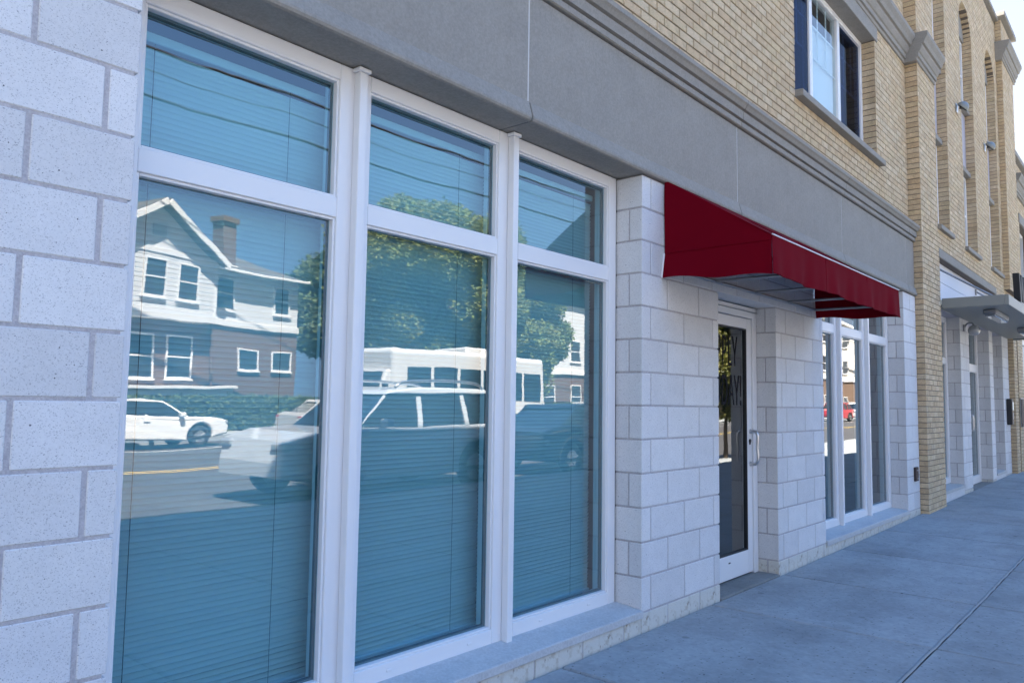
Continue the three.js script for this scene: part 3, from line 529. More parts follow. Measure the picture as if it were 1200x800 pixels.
// ================================================================ brick tower with arched recesses
const tower = thing('brick_tower', 'tall tan brick block with three narrow arched window recesses beyond the awning', 'building');
const ZP = 0.095, TX0 = 6.652, TX1 = 14.3, TTOP = 8.85;
const NICHE = [[7.6, 8.36], [9.45, 10.46], [11.68, 12.7]], SPR = 7.45;
const LOT = { x0: 7.62, x1: 13.88, y1: 3.4 };
{
  const wall = group('brick_wall', tower), holes = [];
  for (const [a, b] of NICHE) { const p = new THREE.Path(); const e = 0.007; p.moveTo(a - e, 3.84); p.lineTo(b + e, 3.84); p.lineTo(b + e, SPR); p.absarc((a + b) / 2, SPR, (b - a) / 2 + e, 0, Math.PI, false); p.lineTo(a - e, 3.84); holes.push(p); }
  part('mortar', slabXY([[TX0 + 0.009, -0.2], [LOT.x0 - 0.009, -0.2], [LOT.x0 - 0.009, LOT.y1 + 0.003], [LOT.x1 + 0.009, LOT.y1 + 0.003], [LOT.x1 + 0.009, -0.2], [TX1, -0.2], [TX1, TTOP], [TX0 + 0.009, TTOP]], -0.24, ZP - 0.009, holes), M.brickJoint, wall);
  const inArch = (a, b, y, x) => { const c = (a + b) / 2, r = (b - a) / 2; return y < SPR ? r : y < SPR + r ? Math.sqrt(r * r - (y - SPR) * (y - SPR)) : 0; };
  const rows = brickRows(TX0, TX1, 0.012, TTOP - 0.06, (a, b, y) => {
    let s = [[a, b]];
    if (y < LOT.y1 + 0.02) s = cutRect(s, LOT.x0, LOT.x1); else if (y < LOT.y1 + 0.135) s = cutRect(s, LOT.x0 - 0.02, 12.1);
    if (y > 3.85) for (const [p, q] of NICHE) { const h = inArch(p, q, y); if (h > 0.02) s = cutRect(s, (p + q) / 2 - h, (p + q) / 2 + h); }
    return s;
  }).map(([a, b, c, d]) => [a, b, c, d, ZP - 0.17, ZP + rr(-0.0015, 0.0015)]);
  brickMass('brick_field', wall, rows);
  part('lintel', bb(LOT.x0 - 0.018, 12.098, LOT.y1 + 0.006, LOT.y1 + 0.128, -0.1, ZP + 0.004, 0.004), M.precast, tower);
  for (const [p, q] of NICHE) {
    const zb = -0.045;
    for (const [y0, y1] of [[3.86, 5.17], [6.3, SPR + 0.06]]) {
      const w = group('window', tower), fwid = 0.055;
      part('frame', merge([bb(p + 0.002, p + fwid, y0, y1, zb - 0.07, zb, 0.003), bb(q - fwid, q - 0.002, y0, y1, zb - 0.07, zb, 0.003), bb(p + fwid, q - fwid, y0, y0 + fwid, zb - 0.07, zb - 0.0006, 0.003), bb(p + fwid, q - fwid, y1 - fwid, y1, zb - 0.07, zb - 0.0006, 0.003), bb(p + fwid, q - fwid, (y0 + y1) / 2 - 0.02, (y0 + y1) / 2 + 0.02, zb - 0.07, zb - 0.002, 0.003)]), M.frame, w);
      glazed(w, p + fwid, q - fwid, y0 + fwid, y1 - fwid, zb - 0.03, M.glass, false);
    }
    part('spandrel_panel', bb(p + 0.002, q - 0.002, 5.25, 6.24, zb - 0.06, zb + 0.012, 0.003), M.spandrel, tower);
    part('head_trim', bb(p + 0.001, q - 0.001, 5.172, 5.248, zb - 0.06, zb + 0.075, 0.004), M.precast, tower);
    part('sill', bb(p + 0.001, q - 0.001, 6.242, 6.298, zb - 0.06, zb + 0.085, 0.004), M.precast, tower);
    part('sill', bb(p - 0.03, q + 0.08, 3.785, 3.848, zb - 0.06, ZP + 0.05, 0.004), M.precast, tower);
    part('arch_panel', slabXY([...Array(15)].map((_, i) => { const t = Math.PI * i / 14, r = (q - p) / 2 - 0.003; return [(p + q) / 2 + r * Math.cos(t), SPR + 0.062 + (r - 0.06) * Math.sin(t)]; }), zb - 0.03, zb + 0.03), M.precast, tower);
  }
  // pilaster cornice wrapping the corner
  const wrap = CORN.map(([z, y]) => [z + ZP + 0.02, y + 0.0]);
  part('cornice', run(wrap, 6.56, 7.58, 0.002), M.precast, tower);
  part('coping', bb(TX0 - 0.06, TX1, TTOP, TTOP + 0.07, -0.4, ZP + 0.06, 0.006), M.precast, tower);
  // second pilaster at the far end
  const px0 = 12.98, pil = brickRows(px0, TX1, LOT.y1 + 0.2, TTOP + 0.02).map(([a, b, c, d]) => [a, b, c, d, ZP + 0.003, ZP + 0.1 + rr(-0.0015, 0.0015)]);
  brickMass('pilaster_bricks', tower, pil); part('pilaster_core', bb(px0 + 0.009, TX1, LOT.y1 + 0.2, TTOP + 0.03, ZP + 0.002, ZP + 0.091, 0.001), M.brickJoint, tower);
  part('pilaster_cornice', run(CORN.map(([z, y]) => [z + ZP + 0.12, y + 2.25]), px0 - 0.1, TX1 + 0.15, 0.002), M.precast, tower);
  part('pilaster_coping', bb(px0 - 0.06, TX1 + 0.06, TTOP + 0.072, TTOP + 0.16, -0.1, ZP + 0.18, 0.006), M.precast, tower);
  part('tower_body', bb(TX0, TX1, TTOP - 0.3, TTOP - 0.1, -9.3, -0.25, 0.001), M.precast, tower);
  part('rear_wall', bb(TX0, TX1, -0.2, TTOP - 0.31, -9.3, -9.0, 0.001), M.room, tower);
  part('upper_floor', bb(TX0 + 0.01, TX1, 3.42, 3.7, -8.99, -0.25, 0.001), M.room, tower);
  for (const x of [TX0 + 0.005, TX1 - 0.2]) part('side_wall', bb(x, x + 0.19, -0.2, TTOP - 0.32, -8.99, -0.25, 0.001), M.room, tower);
}
{ // its shopfront: block piers, window, door, narrow window, white board above
  const w1 = group('block_wall', tower);
  for (const [a, b] of [[9.34, 10.0], [11.8, 12.15], [13.17, 13.878]]) {
    part('mortar', bb(a + 0.005, b - 0.012, 0.0, 2.77, -0.184, -0.005, 0.001), M.mortar, w1);
    for (let k = -1; k < 13; k++) pierRow(w1, k, a, b, (k + 2) % 2 === 0, b - a > 0.5 ? [(k + 2) % 2 === 0 ? a + 0.2 : a + 0.4] : []);
  }
  const w2 = group('base_course', tower);
  for (const [a, b] of [[7.63, 9.34], [12.15, 13.17]]) { let x = a; while (x < b - 0.03) { const e = Math.min(b, x + 0.4064); block(w2, x + j2, e - j2, -0.05, 0.16, -0.18, 0, M.block); x = e; } part('sill', run([[-0.28, 0.22], [-0.28, 0.165], [0.015, 0.163], [0.015, 0.205]], a + 0.002, b - 0.002, 0.002), M.sill, tower); }
  unit(tower, 7.63, 9.335, 0.222, 2.74, [[0.31, 2.02], [2.12, 2.66]], 0.09);
  unit(tower, 12.155, 13.165, 0.222, 2.74, [[0.31, 2.02], [2.12, 2.66]], 0.09);
  unit(tower, 10.9, 11.795, 0.07, 2.74, [[0.2, 1.98], [2.12, 2.66]], 0.07, 'sidelight');
  const d = unit(tower, 10.004, 10.899, 0.07, 2.74, [[0.28, 1.98], [2.12, 2.66]], 0.1, 'door', FZ, 0.11, M.clearGlass);
  part('handle', tube([[10.84, 0.98, FZ], [10.84, 0.98, FZ + 0.05], [10.84, 1.0, FZ + 0.06], [10.84, 1.22, FZ + 0.06], [10.84, 1.24, FZ + 0.05], [10.84, 1.24, FZ]], 0.0125, 8, 30), M.steel, d);
  part('header_beam', bb(7.625, 13.876, 2.76, 2.86, -0.2, 0.03, 0.004), M.bricks[1], tower);
  part('header_soffit', bb(7.625, 13.876, 2.742, 2.758, -0.28, -0.02, 0.003), M.spandrel, tower);
  part('fascia_board', bb(7.625, 13.876, 2.862, 3.13, -0.2, -0.005, 0.003), M.panelWhite, tower);
  part('fascia_board', bb(7.625, 13.876, 3.134, 3.4, -0.2, -0.005, 0.003), M.panelWhite, tower);
  part('doorstep', bb(10.002, 11.798, -0.1, 0.068, -0.3, 0.01, 0.004), M.threshold, tower);
  part('shop_interior', bb(7.63, 13.87, -0.2, 0.04, -8.98, -0.29, 0.001), M.roomFloor, tower);
}
{ // flat metal canopy on rods
  const c = thing('metal_canopy', 'flat grey metal canopy hung on rods over the second shopfront', 'canopy');
  const x0 = 7.66, x1 = 13.84, z0 = 0.1, z1 = 0.875, y0 = 2.7, y1 = 2.835;
  part('fascia', merge([bb(x0, x1, y0, y1, z1 - 0.05, z1, 0.004), bb(x0, x0 + 0.05, y0, y1, z0, z1 - 0.0505, 0.004), bb(x1 - 0.05, x1, y0, y1, z0, z1 - 0.0505, 0.004)]), M.alu, c);
  part('deck', bb(x0 + 0.0505, x1 - 0.0505, y0 + 0.03, y0 + 0.06, z0 - 0.09, z1 - 0.0505, 0.002), M.alu, c);
  for (const x of [7.9, 10.7, 13.5]) { part('rod', rod([x, y1 - 0.06, z1 - 0.1], [x, 3.3, 0.0], 0.014, 8), M.tubeMetal, c); part('bracket', bb(x - 0.03, x + 0.03, 3.24, 3.34, -0.004, 0.02, 0.004), M.tubeMetal, c); }
  for (const x of [8.9, 12.0]) {
    const l = thing('canopy_light', x < 10 ? 'long housed light under the canopy, over the near shop window' : 'long housed light under the canopy, over the far end', 'light fixture', [x, 2.62, 0.55]);
    part('housing', cbox(1.1, 0.07, 0.16, 0.012).translate(0, 0.075, 0), M.tubeMetal, l); part('lens', cbox(1.06, 0.03, 0.13, 0.012).translate(0, 0.026, 0), M.lampClear, l);
  }
  const g = thing('globe_lamp', 'small clear globe lamp under the canopy beside the far door', 'lamp', [9.62, 2.47, 0.0]);
  part('globe', new THREE.SphereGeometry(0.085, 20, 14).translate(0, 0.085, 0.14), M.lampClear, g); part('arm', tube([[0, 0.12, 0.0], [0, 0.2, 0.06], [0, 0.2, 0.12], [0, 0.165, 0.14]], 0.014), M.tubeMetal, g); part('back_plate', cbox(0.1, 0.1, 0.02, 0.004).translate(0, 0.13, 0.01), M.tubeMetal, g);
}
const ventAt = [[9.05, 5.86], [11.36, 5.86]];
ventAt.forEach(([x, y], i) => { // half-round vent hoods between the recesses, not lamps
  const l = thing('vent_hood', i ? 'silver half dome vent hood between second and third arched recess' : 'silver half dome vent hood between first and second arched recess', 'lamp', [x, y, ZP], 0, 'half dome vent hoods on the tower');
  const s = new THREE.SphereGeometry(0.088, 24, 12, 0, Math.PI * 2, 0, Math.PI / 2); s.rotateX(0.75); s.translate(0, 0.06, 0.085);
  part('hood', merge([s, s.clone().translate(0, -0.008, -0.002)]), M.alu, l); part('vent_throat', new THREE.CylinderGeometry(0.03, 0.04, 0.06, 14).translate(0, 0.075, 0.08), M.black, l); part('back_plate', cbox(0.12, 0.13, 0.016, 0.005).translate(0, 0.06, 0.009), M.steel, l);  // black cylinder is the vent opening, there is no bulb
});
{ // black box on the far pier, plaque
  const b = thing('intercom_box', 'black wall box on the block pier under the canopy end', 'intercom', [13.55, 1.05, 0]);
  part('case', cbox(0.2, 0.5, 0.09, 0.01).translate(0, 0.25, 0.047), M.black, b); part('screen_panel', cbox(0.13, 0.16, 0.006, 0.002).translate(0, 0.36, 0.095), M.carGlass, b); part('keypad', cbox(0.1, 0.12, 0.006, 0.002).translate(0, 0.17, 0.095), M.tubeMetal, b);
}

// ================================================================ next building along the street
{
  const n = thing('corner_building', 'lower tan brick building with grey cornice beyond the arched tower', 'building');
  const x0 = 14.32, x1 = 40, zf = 0.095;
  part('wall', slabXY([[x0, -0.1], [x1, -0.1], [x1, 6.6], [x0, 6.6]], -9, zf, [[[15.0, 0.05], [22, 0.05], [22, 2.9], [15.0, 2.9]], [[15.2, 3.9], [16.8, 3.9], [16.8, 5.3], [15.2, 5.3]], [[19, 3.9], [20.6, 3.9], [20.6, 5.3], [19, 5.3]]]), M.brickJoint, n);
  brickMass('brick_field', n, brickRows(x0, 24, 0.05, 6.55, (a, b, y) => { let s = [[a, b]]; if (y < 2.9) s = cutRect(s, 15, 22); if (y > 3.9 && y < 5.3) s = cutRect(cutRect(s, 15.2, 16.8), 19, 20.6); return s; }).map(([a, b, c, d]) => [a, b, c, d, zf + 0.002, zf + 0.012]));
  part('cornice', run(CORN.map(([z, y]) => [z + zf + 0.05, y + 0.02]), x0 + 0.05, x1, 0.002), M.precast, n);
  part('coping', bb(x0, x1, 6.602, 6.7, -9, zf + 0.08, 0.006), M.precast, n);
  for (const x of [15.2, 19]) { const w = group('window', n); part('frame', slabXY([[x, 3.9], [x + 1.6, 3.9], [x + 1.6, 5.3], [x, 5.3]], -0.1, -0.03, [[[x + 0.07, 3.97], [x + 0.77, 3.97], [x + 0.77, 5.23], [x + 0.07, 5.23]], [[x + 0.83, 3.97], [x + 1.53, 3.97], [x + 1.53, 5.23], [x + 0.83, 5.23]]]), M.frame, w); part('pane', bb(x + 0.05, x + 1.55, 3.95, 5.25, -0.08, -0.07, 0.001), M.windowDark, w); part('lintel', bb(x - 0.1, x + 1.7, 5.302, 5.5, -0.1, zf + 0.03, 0.004), M.precast, w); }
  const f = unit(n, 15.02, 18.4, 0.1, 2.88, [[0.25, 2.75]], 0.1, 'shop_window', 0.0, 0.1); unit(n, 18.41, 21.98, 0.1, 2.88, [[0.25, 2.75]], 0.1, 'shop_window', 0.0, 0.1);
  const font = await new FontLoader().loadAsync('fonts/droid/droid_sans_bold.typeface.json');
  const s = thing('letter_sign', 'black channel letter W standing on the front edge of the metal canopy', 'sign', [8.72, 2.838, 0.79]);
  const g = new TextGeometry('W', { font, size: 0.42, depth: 0.07, curveSegments: 4, bevelEnabled: true, bevelSize: 0.006, bevelThickness: 0.006, bevelSegments: 1 }); part('letter', g, M.black, s);
  part('foot', bb(0.06, 0.52, -0.001, 0.02, -0.01, 0.085, 0.003), M.tubeMetal, s);
  const q = thing('wall_plaque', 'small brown plaque on the brick beside the black intercom', 'plaque', [14.5, 1.0, zf + 0.012]); part('plate', cbox(0.3, 0.55, 0.03, 0.005).translate(0, 0.28, 0.016), M.rust, q); part('plate_border', slabXY([[-0.17, 0], [0.17, 0], [0.17, 0.58], [-0.17, 0.58]], 0.0, 0.02, [[[-0.15, 0.02], [0.15, 0.02], [0.15, 0.56], [-0.15, 0.56]]]), M.tubeMetal, q);
}
console.log('buildings');

// ================================================================ across the street (seen in the panes)
function housewindow(parent, x, y, w, h, z, sash = true) {           // frame, pane and sill as sub-parts of one window, on a wall facing -z
  const g = group('window', parent), t = 0.07;
  part('frame', merge([bb(x, x + t, y, y + h, z - 0.06, z + 0.04, 0.004), bb(x + w - t, x + w, y, y + h, z - 0.06, z + 0.04, 0.004), bb(x + t, x + w - t, y + h - t, y + h, z - 0.06, z + 0.04, 0.004), bb(x + t, x + w - t, y, y + t, z - 0.06, z + 0.04, 0.004), ...(sash ? [bb(x + t, x + w - t, y + h / 2 - 0.03, y + h / 2 + 0.03, z - 0.05, z + 0.04, 0.004)] : [])]), M.trim, g);
  part('pane', bb(x + t, x + w - t, y + t, y + h - t, z - 0.012, z + 0.02, 0.001), M.windowDark, g);
  part('sill', bb(x - 0.05, x + w + 0.05, y - 0.07, y - 0.002, z - 0.1, z + 0.03, 0.005), M.trim, g); return g;
}
{
  const h = thing('gabled_house', 'white gabled house on a brown brick ground floor with a tall chimney across the street', 'house', [8.8, 0.05, 26.0], -0.2); h.scale.y = 0.965;
  const D = 9, wallTop = 6.95, mid = 4.75;                           // local x along its front, z = 0 is the front, body behind at +z
  part('brick_storey', slabXY([[-3.4, -0.3], [7.6, -0.3], [7.6, mid], [-3.4, mid]], 0.0, D), M.houseBrick, h);
  part('siding_wall', slabXY([[-3.4, mid + 0.002], [7.6, mid + 0.002], [7.6, wallTop], [-3.4, wallTop]], -0.04, D), M.siding, h);
  for (let i = 0; i < 12; i++) part('siding_board', bb(-2.6, 2.5, mid + 0.02 + i * 0.18, mid + 0.185 + i * 0.18, -0.52, -0.46, 0.012), M.siding, h);
  part('bay', bb(-2.6, 2.5, mid, wallTop, -0.458, -0.042, 0.004), M.siding, h);
  part('band', bb(-3.45, 7.65, mid - 0.28, mid - 0.002, -0.1, -0.001, 0.01), M.trim, h); part('bay_band', bb(-2.7, 2.6, mid - 0.34, mid - 0.004, -0.6, -0.102, 0.01), M.trim, h);
  part('gable', slabXY([[-2.75, wallTop], [2.65, wallTop], [-0.05, 8.75]], -0.5, 3.2), M.siding, h);
  for (const s of [-1, 1]) { const a = Math.atan2(1.85, 2.75), L = 3.55; const g = cbox(L, 0.16, 4.4, 0.01); g.rotateZ(-s * a); g.translate(s * 1.5 - 0.05, 7.92, 1.2); part('gable_roof', g, M.shingle, h); const f = cbox(L, 0.24, 0.06, 0.008); f.rotateZ(-s * a); f.translate(s * 1.5 - 0.05, 7.86, -1.035); part('barge_board', f, M.trim, h); }
  part('gable_band', bb(-2.8, 2.7, wallTop - 0.05, wallTop + 0.16, -0.56, -0.502, 0.01), M.trim, h);
  part('gable_vent', bb(-0.35, 0.25, 7.55, 8.0, -0.56, -0.502, 0.02), M.tubeMetal, h);
  part('main_roof', slabXY([[0, 0], [0, 0.14], [5.2, 2.0], [5.2, 1.86]], 0, 11.2).rotateY(-Math.PI / 2).translate(7.7, wallTop - 0.15, -0.5), M.shingle, h);
  part('rear_roof', slabXY([[0, 0], [0, -0.14], [5, -2.0], [5, -1.86]], 0, 11.2).rotateY(-Math.PI / 2).translate(7.7, wallTop + 1.85, 4.7), M.shingle, h);
  part('side_gable', slabXY([[0, 0], [9, 0], [4.5, 1.7]], 0, 0.2).rotateY(-Math.PI / 2).translate(7.6, wallTop, 0), M.siding, h);
  part('gutter', bb(2.7, 7.75, wallTop - 0.14, wallTop - 0.02, -0.62, -0.5, 0.02), M.trim, h);
  const ch = group('chimney', h); part('stack', bb(3.65, 4.35, wallTop - 0.1, 9.1, 0.3, 1.0, 0.01), M.houseBrick, ch); part('cap', bb(3.56, 4.44, 9.1, 9.35, 0.2, 1.1, 0.02), M.houseBrick, ch); part('flashing', bb(3.6, 4.4, wallTop + 0.05, wallTop + 0.3, 0.22, 0.298, 0.01), M.trim, ch);
  for (const x of [-2.25, -0.6, 0.85]) housewindow(h, x, mid + 0.45, 0.95, 1.5, -0.52);
  housewindow(h, 3.0, mid + 0.4, 1.0, 1.45, -0.04); housewindow(h, 6.2, mid + 0.5, 0.9, 1.3, -0.04);
  for (const x of [-2.4, -0.75, 0.9]) housewindow(h, x, 2.15, 1.15, 1.75, 0.0);
  for (const x of [4.2, 6.1]) housewindow(h, x, 2.6, 1.15, 0.95, 0.0, false);
  part('porch_beam', bb(-3.4, 2.6, 1.42, 1.72, -1.6, -1.3, 0.01), M.trim, h); part('porch_roof', bb(-3.5, 2.7, 1.722, 1.84, -1.75, -0.002, 0.01), M.trim, h);
  for (const x of [-3.2, -1.2, 0.6, 2.4]) part('porch_post', bb(x - 0.07, x + 0.07, -0.1, 1.418, -1.52, -1.38, 0.01), M.trim, h);
  part('corner_board', bb(2.52, 2.7, mid, wallTop, -0.5, -0.042, 0.01), M.trim, h); part('downpipe', rod([2.85, 0, -0.12], [2.85, wallTop - 0.1, -0.12], 0.05), M.houseBrick, h);
}
// houses further along and behind, pale and brown
function terrace(x, z, turn, w, hgt, label, wallM, lowM, floors = 3, cols = 5) {
  const b = thing('row_house', label, 'house', [x, 0, z], turn);
  part('wall', bb(-w / 2, w / 2, hgt * 0.42, hgt, 0, 10, 0.02), wallM, b); part('ground_storey', bb(-w / 2, w / 2, -0.3, hgt * 0.42 - 0.002, 0.0, 10, 0.02), lowM, b);
  part('cornice', bb(-w / 2 - 0.25, w / 2 + 0.25, hgt, hgt + 0.35, -0.35, 10.2, 0.05), M.trim, b); part('belt', bb(-w / 2 - 0.08, w / 2 + 0.08, hgt * 0.42 - 0.15, hgt * 0.42 + 0.15, -0.12, -0.002, 0.02), M.trim, b);
  for (let f = 0; f < floors; f++) for (let c = 0; c < cols; c++) { const ww = w / cols * 0.42, x0 = -w / 2 + (c + 0.5) * w / cols - ww / 2, y = f === 0 ? 1.0 : hgt * 0.42 + (f - 1) * (hgt * 0.56 / (floors - 1)) + 0.75; housewindow(b, x0, y, ww, f === 0 ? 1.6 : 1.5, 0.0); }
  return b;
}
terrace(80, 24.5, -0.06, 27, 10.5, 'cream three storey row house with brown ground floor, beside the red car', M.cream, M.brownWall, 3, 6);
terrace(107, 25, -0.06, 22, 9.5, 'pale row house with white cornice at the far end of the street', M.siding, M.brownWall, 3, 6);
terrace(34.5, 28, -0.1, 13, 8.2, 'pale house standing behind the round street trees', M.siding, M.houseBrick, 2, 4);
terrace(-7.5, 27, 0.05, 16, 9, 'brown brick row house next door to the gabled house', M.houseBrick, M.houseBrick, 3, 6);

// -------- cars
function makeCar(name, label, o) {
  const t = thing(name, label, o.category || 'car', o.pos, o.turn || 0, o.group);
  const L = o.len, W = o.wid / 2, wr = o.wheel, ax1 = o.ax1, ax2 = o.ax2, belt = o.belt, sillY = o.ground;
  const sh = new THREE.Shape();
  sh.moveTo(0.02, sillY + 0.1); sh.lineTo(ax1 - wr - 0.06, sillY); sh.absarc(ax1, wr, wr + 0.06, Math.PI * 1.0 + 0.15, 0 - 0.15, true); sh.lineTo(ax2 - wr - 0.06, sillY); sh.absarc(ax2, wr, wr + 0.06, Math.PI + 0.15, -0.15, true); sh.lineTo(L - 0.03, sillY + 0.08);
  for (const [x, y] of o.top) sh.lineTo(x, y);
  sh.closePath();
  const shrink = (g, f) => { const p = g.attributes.position; for (let i = 0; i < p.count; i++) { const x = p.getX(i), y = p.getY(i), z = p.getZ(i); p.setZ(i, z * f(x, y)); } g.computeVertexNormals(); return g; };
  const ends = (x) => 1 - 0.13 * Math.pow(Math.max(0, Math.abs(x / L - 0.5) * 2 - 0.55) / 0.45, 2);
  const bodyG = new THREE.ExtrudeGeometry(sh, { depth: 2 * W - 0.16, bevelEnabled: true, bevelSize: 0.07, bevelThickness: 0.08, bevelOffset: -0.07, bevelSegments: 4, curveSegments: 16 }); bodyG.translate(0, 0, -W + 0.08);
  part('body', shrink(bodyG, (x, y) => ends(x) * (1 - 0.05 * Math.max(0, (y - belt * 0.6) / belt))), o.paint, t);
  const roofY = o.roof, gh = o.cabin, tap = (x, y) => ends(x) * (1 - o.taper * Math.max(0, (y - belt) / (roofY - belt)));
  const cab = new THREE.ExtrudeGeometry(new THREE.Shape(gh.map(([x, y]) => new THREE.Vector2(x, y))), { depth: 2 * W - 0.2, bevelEnabled: true, bevelSize: 0.02, bevelThickness: 0.02, bevelOffset: -0.02, bevelSegments: 2 }); cab.translate(0, 0, -W + 0.1);
  part('windows', shrink(cab, tap), M.carGlass, t);
  const rf = o.roofLine, rs = new THREE.Shape(rf.map(([x, y]) => new THREE.Vector2(x, y)));
  const roofG = new THREE.ExtrudeGeometry(rs, { depth: 2 * W - 0.16, bevelEnabled: true, bevelSize: 0.03, bevelThickness: 0.04, bevelOffset: -0.03, bevelSegments: 3 }); roofG.translate(0, 0, -W + 0.08);
  part('roof', shrink(roofG, tap), o.paint, t);
  for (const [xb, xt, w] of o.pillars) for (const s of [-1, 1]) {
    const g = new THREE.ExtrudeGeometry(new THREE.Shape([[xb, belt - 0.03], [xb + w, belt - 0.03], [xt + w, roofY - 0.04], [xt, roofY - 0.04]].map(([x, y]) => new THREE.Vector2(x, y))), { depth: 0.03, bevelEnabled: false }); g.translate(0, 0, s > 0 ? W - 0.115 : -W + 0.085); part('pillar', shrink(g, tap), o.paint, t);
  }
  for (const x of [ax1, ax2]) for (const s of [-1, 1]) {
    const w = group('wheel', t); w.position.set(x, wr, s * (W - 0.12));
    part('tyre', new THREE.TorusGeometry(wr - 0.085, 0.085, 12, 30).scale(1, 1, 1.2), M.tyre, w);
    const rim = [new THREE.CylinderGeometry(wr - 0.12, wr - 0.12, 0.13, 24).rotateX(Math.PI / 2)]; for (let k = 0; k < 5; k++) rim.push(cbox(0.05, (wr - 0.1) * 0.95, 0.16, 0.01).translate(0, (wr - 0.1) / 2, 0).rotateZ(k * Math.PI * 2 / 5)); part('rim', merge(rim), M.rim, w);
  }
  for (const s of [-1, 1]) {
    part('headlight', new RoundedBoxGeometry(0.3, 0.13, 0.34, 2, 0.05).translate(o.front < 0 ? 0.2 : L - 0.2, belt - 0.26, s * (W - 0.26)), M.lampClear, t);
    part('taillight', new RoundedBoxGeometry(0.2, 0.16, 0.3, 2, 0.05).translate(o.front < 0 ? L - 0.14 : 0.14, belt - 0.14, s * (W - 0.24)), M.lampRed, t);
    part('mirror', new RoundedBoxGeometry(0.16, 0.13, 0.2, 2, 0.04).translate(o.mirror, belt + 0.08, s * (W + 0.06)), o.paint, t);
    part('door_handle', cbox(0.18, 0.03, 0.03, 0.008).translate(o.mirror + (o.front < 0 ? 1.15 : -1.0), belt - 0.14, s * (W - 0.005)), M.steel, t);
    if (o.rails) part('roof_rail', tube([[o.rails[0], roofY + 0.0, s * (W * (1 - o.taper) - 0.06)], [o.rails[0] + 0.12, roofY + 0.07, s * (W * (1 - o.taper) - 0.06)], [o.rails[1] - 0.12, roofY + 0.07, s * (W * (1 - o.taper) - 0.06)], [o.rails[1], roofY + 0.0, s * (W * (1 - o.taper) - 0.06)]], 0.024, 8, 30), M.steel, t);
  }
  part('trim', merge([bb(0.6, L - 0.6, sillY + 0.02, sillY + 0.09, -W + 0.02, W - 0.02, 0.02), bb(0.05, L - 0.05, sillY + 0.12, sillY + 0.22, -W * 0.7, W * 0.7, 0.02)]), M.black, t);
  return t;
}
const sedanShape = { len: 4.6, wid: 1.8, wheel: 0.32, ax1: 0.9, ax2: 3.65, belt: 0.92, ground: 0.24, roof: 1.44, taper: 0.2, top: [[4.58, 0.55], [4.48, 0.74], [4.15, 0.83], [3.35, 0.93], [1.0, 0.98], [0.35, 0.96], [0.05, 0.86], [0.0, 0.5]], cabin: [[3.35, 0.88], [2.55, 1.36], [1.95, 1.42], [1.35, 1.38], [0.55, 0.94], [0.6, 0.88]], roofLine: [[2.62, 1.33], [2.5, 1.4], [1.95, 1.455], [1.35, 1.41], [1.2, 1.33], [1.5, 1.36], [2.4, 1.36]], pillars: [[3.3, 2.5, 0.08], [2.05, 2.0, 0.09], [0.7, 1.25, 0.16]], front: 1, mirror: 3.05 };
const suvShape = { len: 4.9, wid: 1.9, wheel: 0.37, ax1: 0.95, ax2: 3.85, belt: 1.08, ground: 0.3, roof: 1.72, taper: 0.17, top: [[4.87, 0.7], [4.82, 1.0], [4.7, 1.1], [1.35, 1.08], [0.55, 1.02], [0.12, 0.9], [0.03, 0.6]], cabin: [[1.25, 1.02], [1.95, 1.6], [2.6, 1.69], [4.2, 1.66], [4.72, 1.05], [4.6, 1.0]], roofLine: [[1.9, 1.6], [2.05, 1.67], [2.7, 1.735], [4.2, 1.71], [4.4, 1.62], [4.1, 1.62], [2.2, 1.62]], pillars: [[1.3, 2.0, 0.08], [2.55, 2.6, 0.1], [3.6, 3.55, 0.1], [4.5, 4.15, 0.14]], front: -1, mirror: 1.75, rails: [2.15, 4.15] };
const RY = -0.14;
makeCar('parked_car', 'white sedan in front of the gabled house', { ...sedanShape, pos: [3.95, RY + gy(7), 20.2], turn: 0, paint: paint(0.75, 0.75, 0.74) });
makeCar('parked_car', 'silver sport utility car with roof rails at the near curb', { ...suvShape, pos: [1.95, RY, 7.25], turn: 0, paint: paint(0.5, 0.53, 0.56) });
makeCar('parked_car', 'black sedan parked nose to tail with the silver roof-railed car', { ...sedanShape, front: -1, pos: [7.75, RY + gy(9), 7.2], turn: 0, paint: paint(0.012, 0.014, 0.018) });
makeCar('parked_car', 'silver sedan across the street under the tree edge', { ...sedanShape, pos: [11.2, RY + gy(13), 20.3], turn: 0, paint: paint(0.45, 0.46, 0.47) });
makeCar('parked_car', 'red sport utility car parked by the cream row house', { ...suvShape, pos: [64.5, RY + gy(30), 19.9], turn: 0, paint: paint(0.45, 0.02, 0.025) });
makeCar('parked_car', 'white sport utility car parked behind the red one', { ...suvShape, pos: [70.2, RY + gy(30), 19.9], turn: 0, paint: paint(0.75, 0.75, 0.75) });
makeCar('parked_car', 'white sport utility car parked beside the tree-shaded pale house', { ...suvShape, pos: [31.5, RY + gy(30), 19.9], turn: 0, paint: paint(0.72, 0.73, 0.73) });

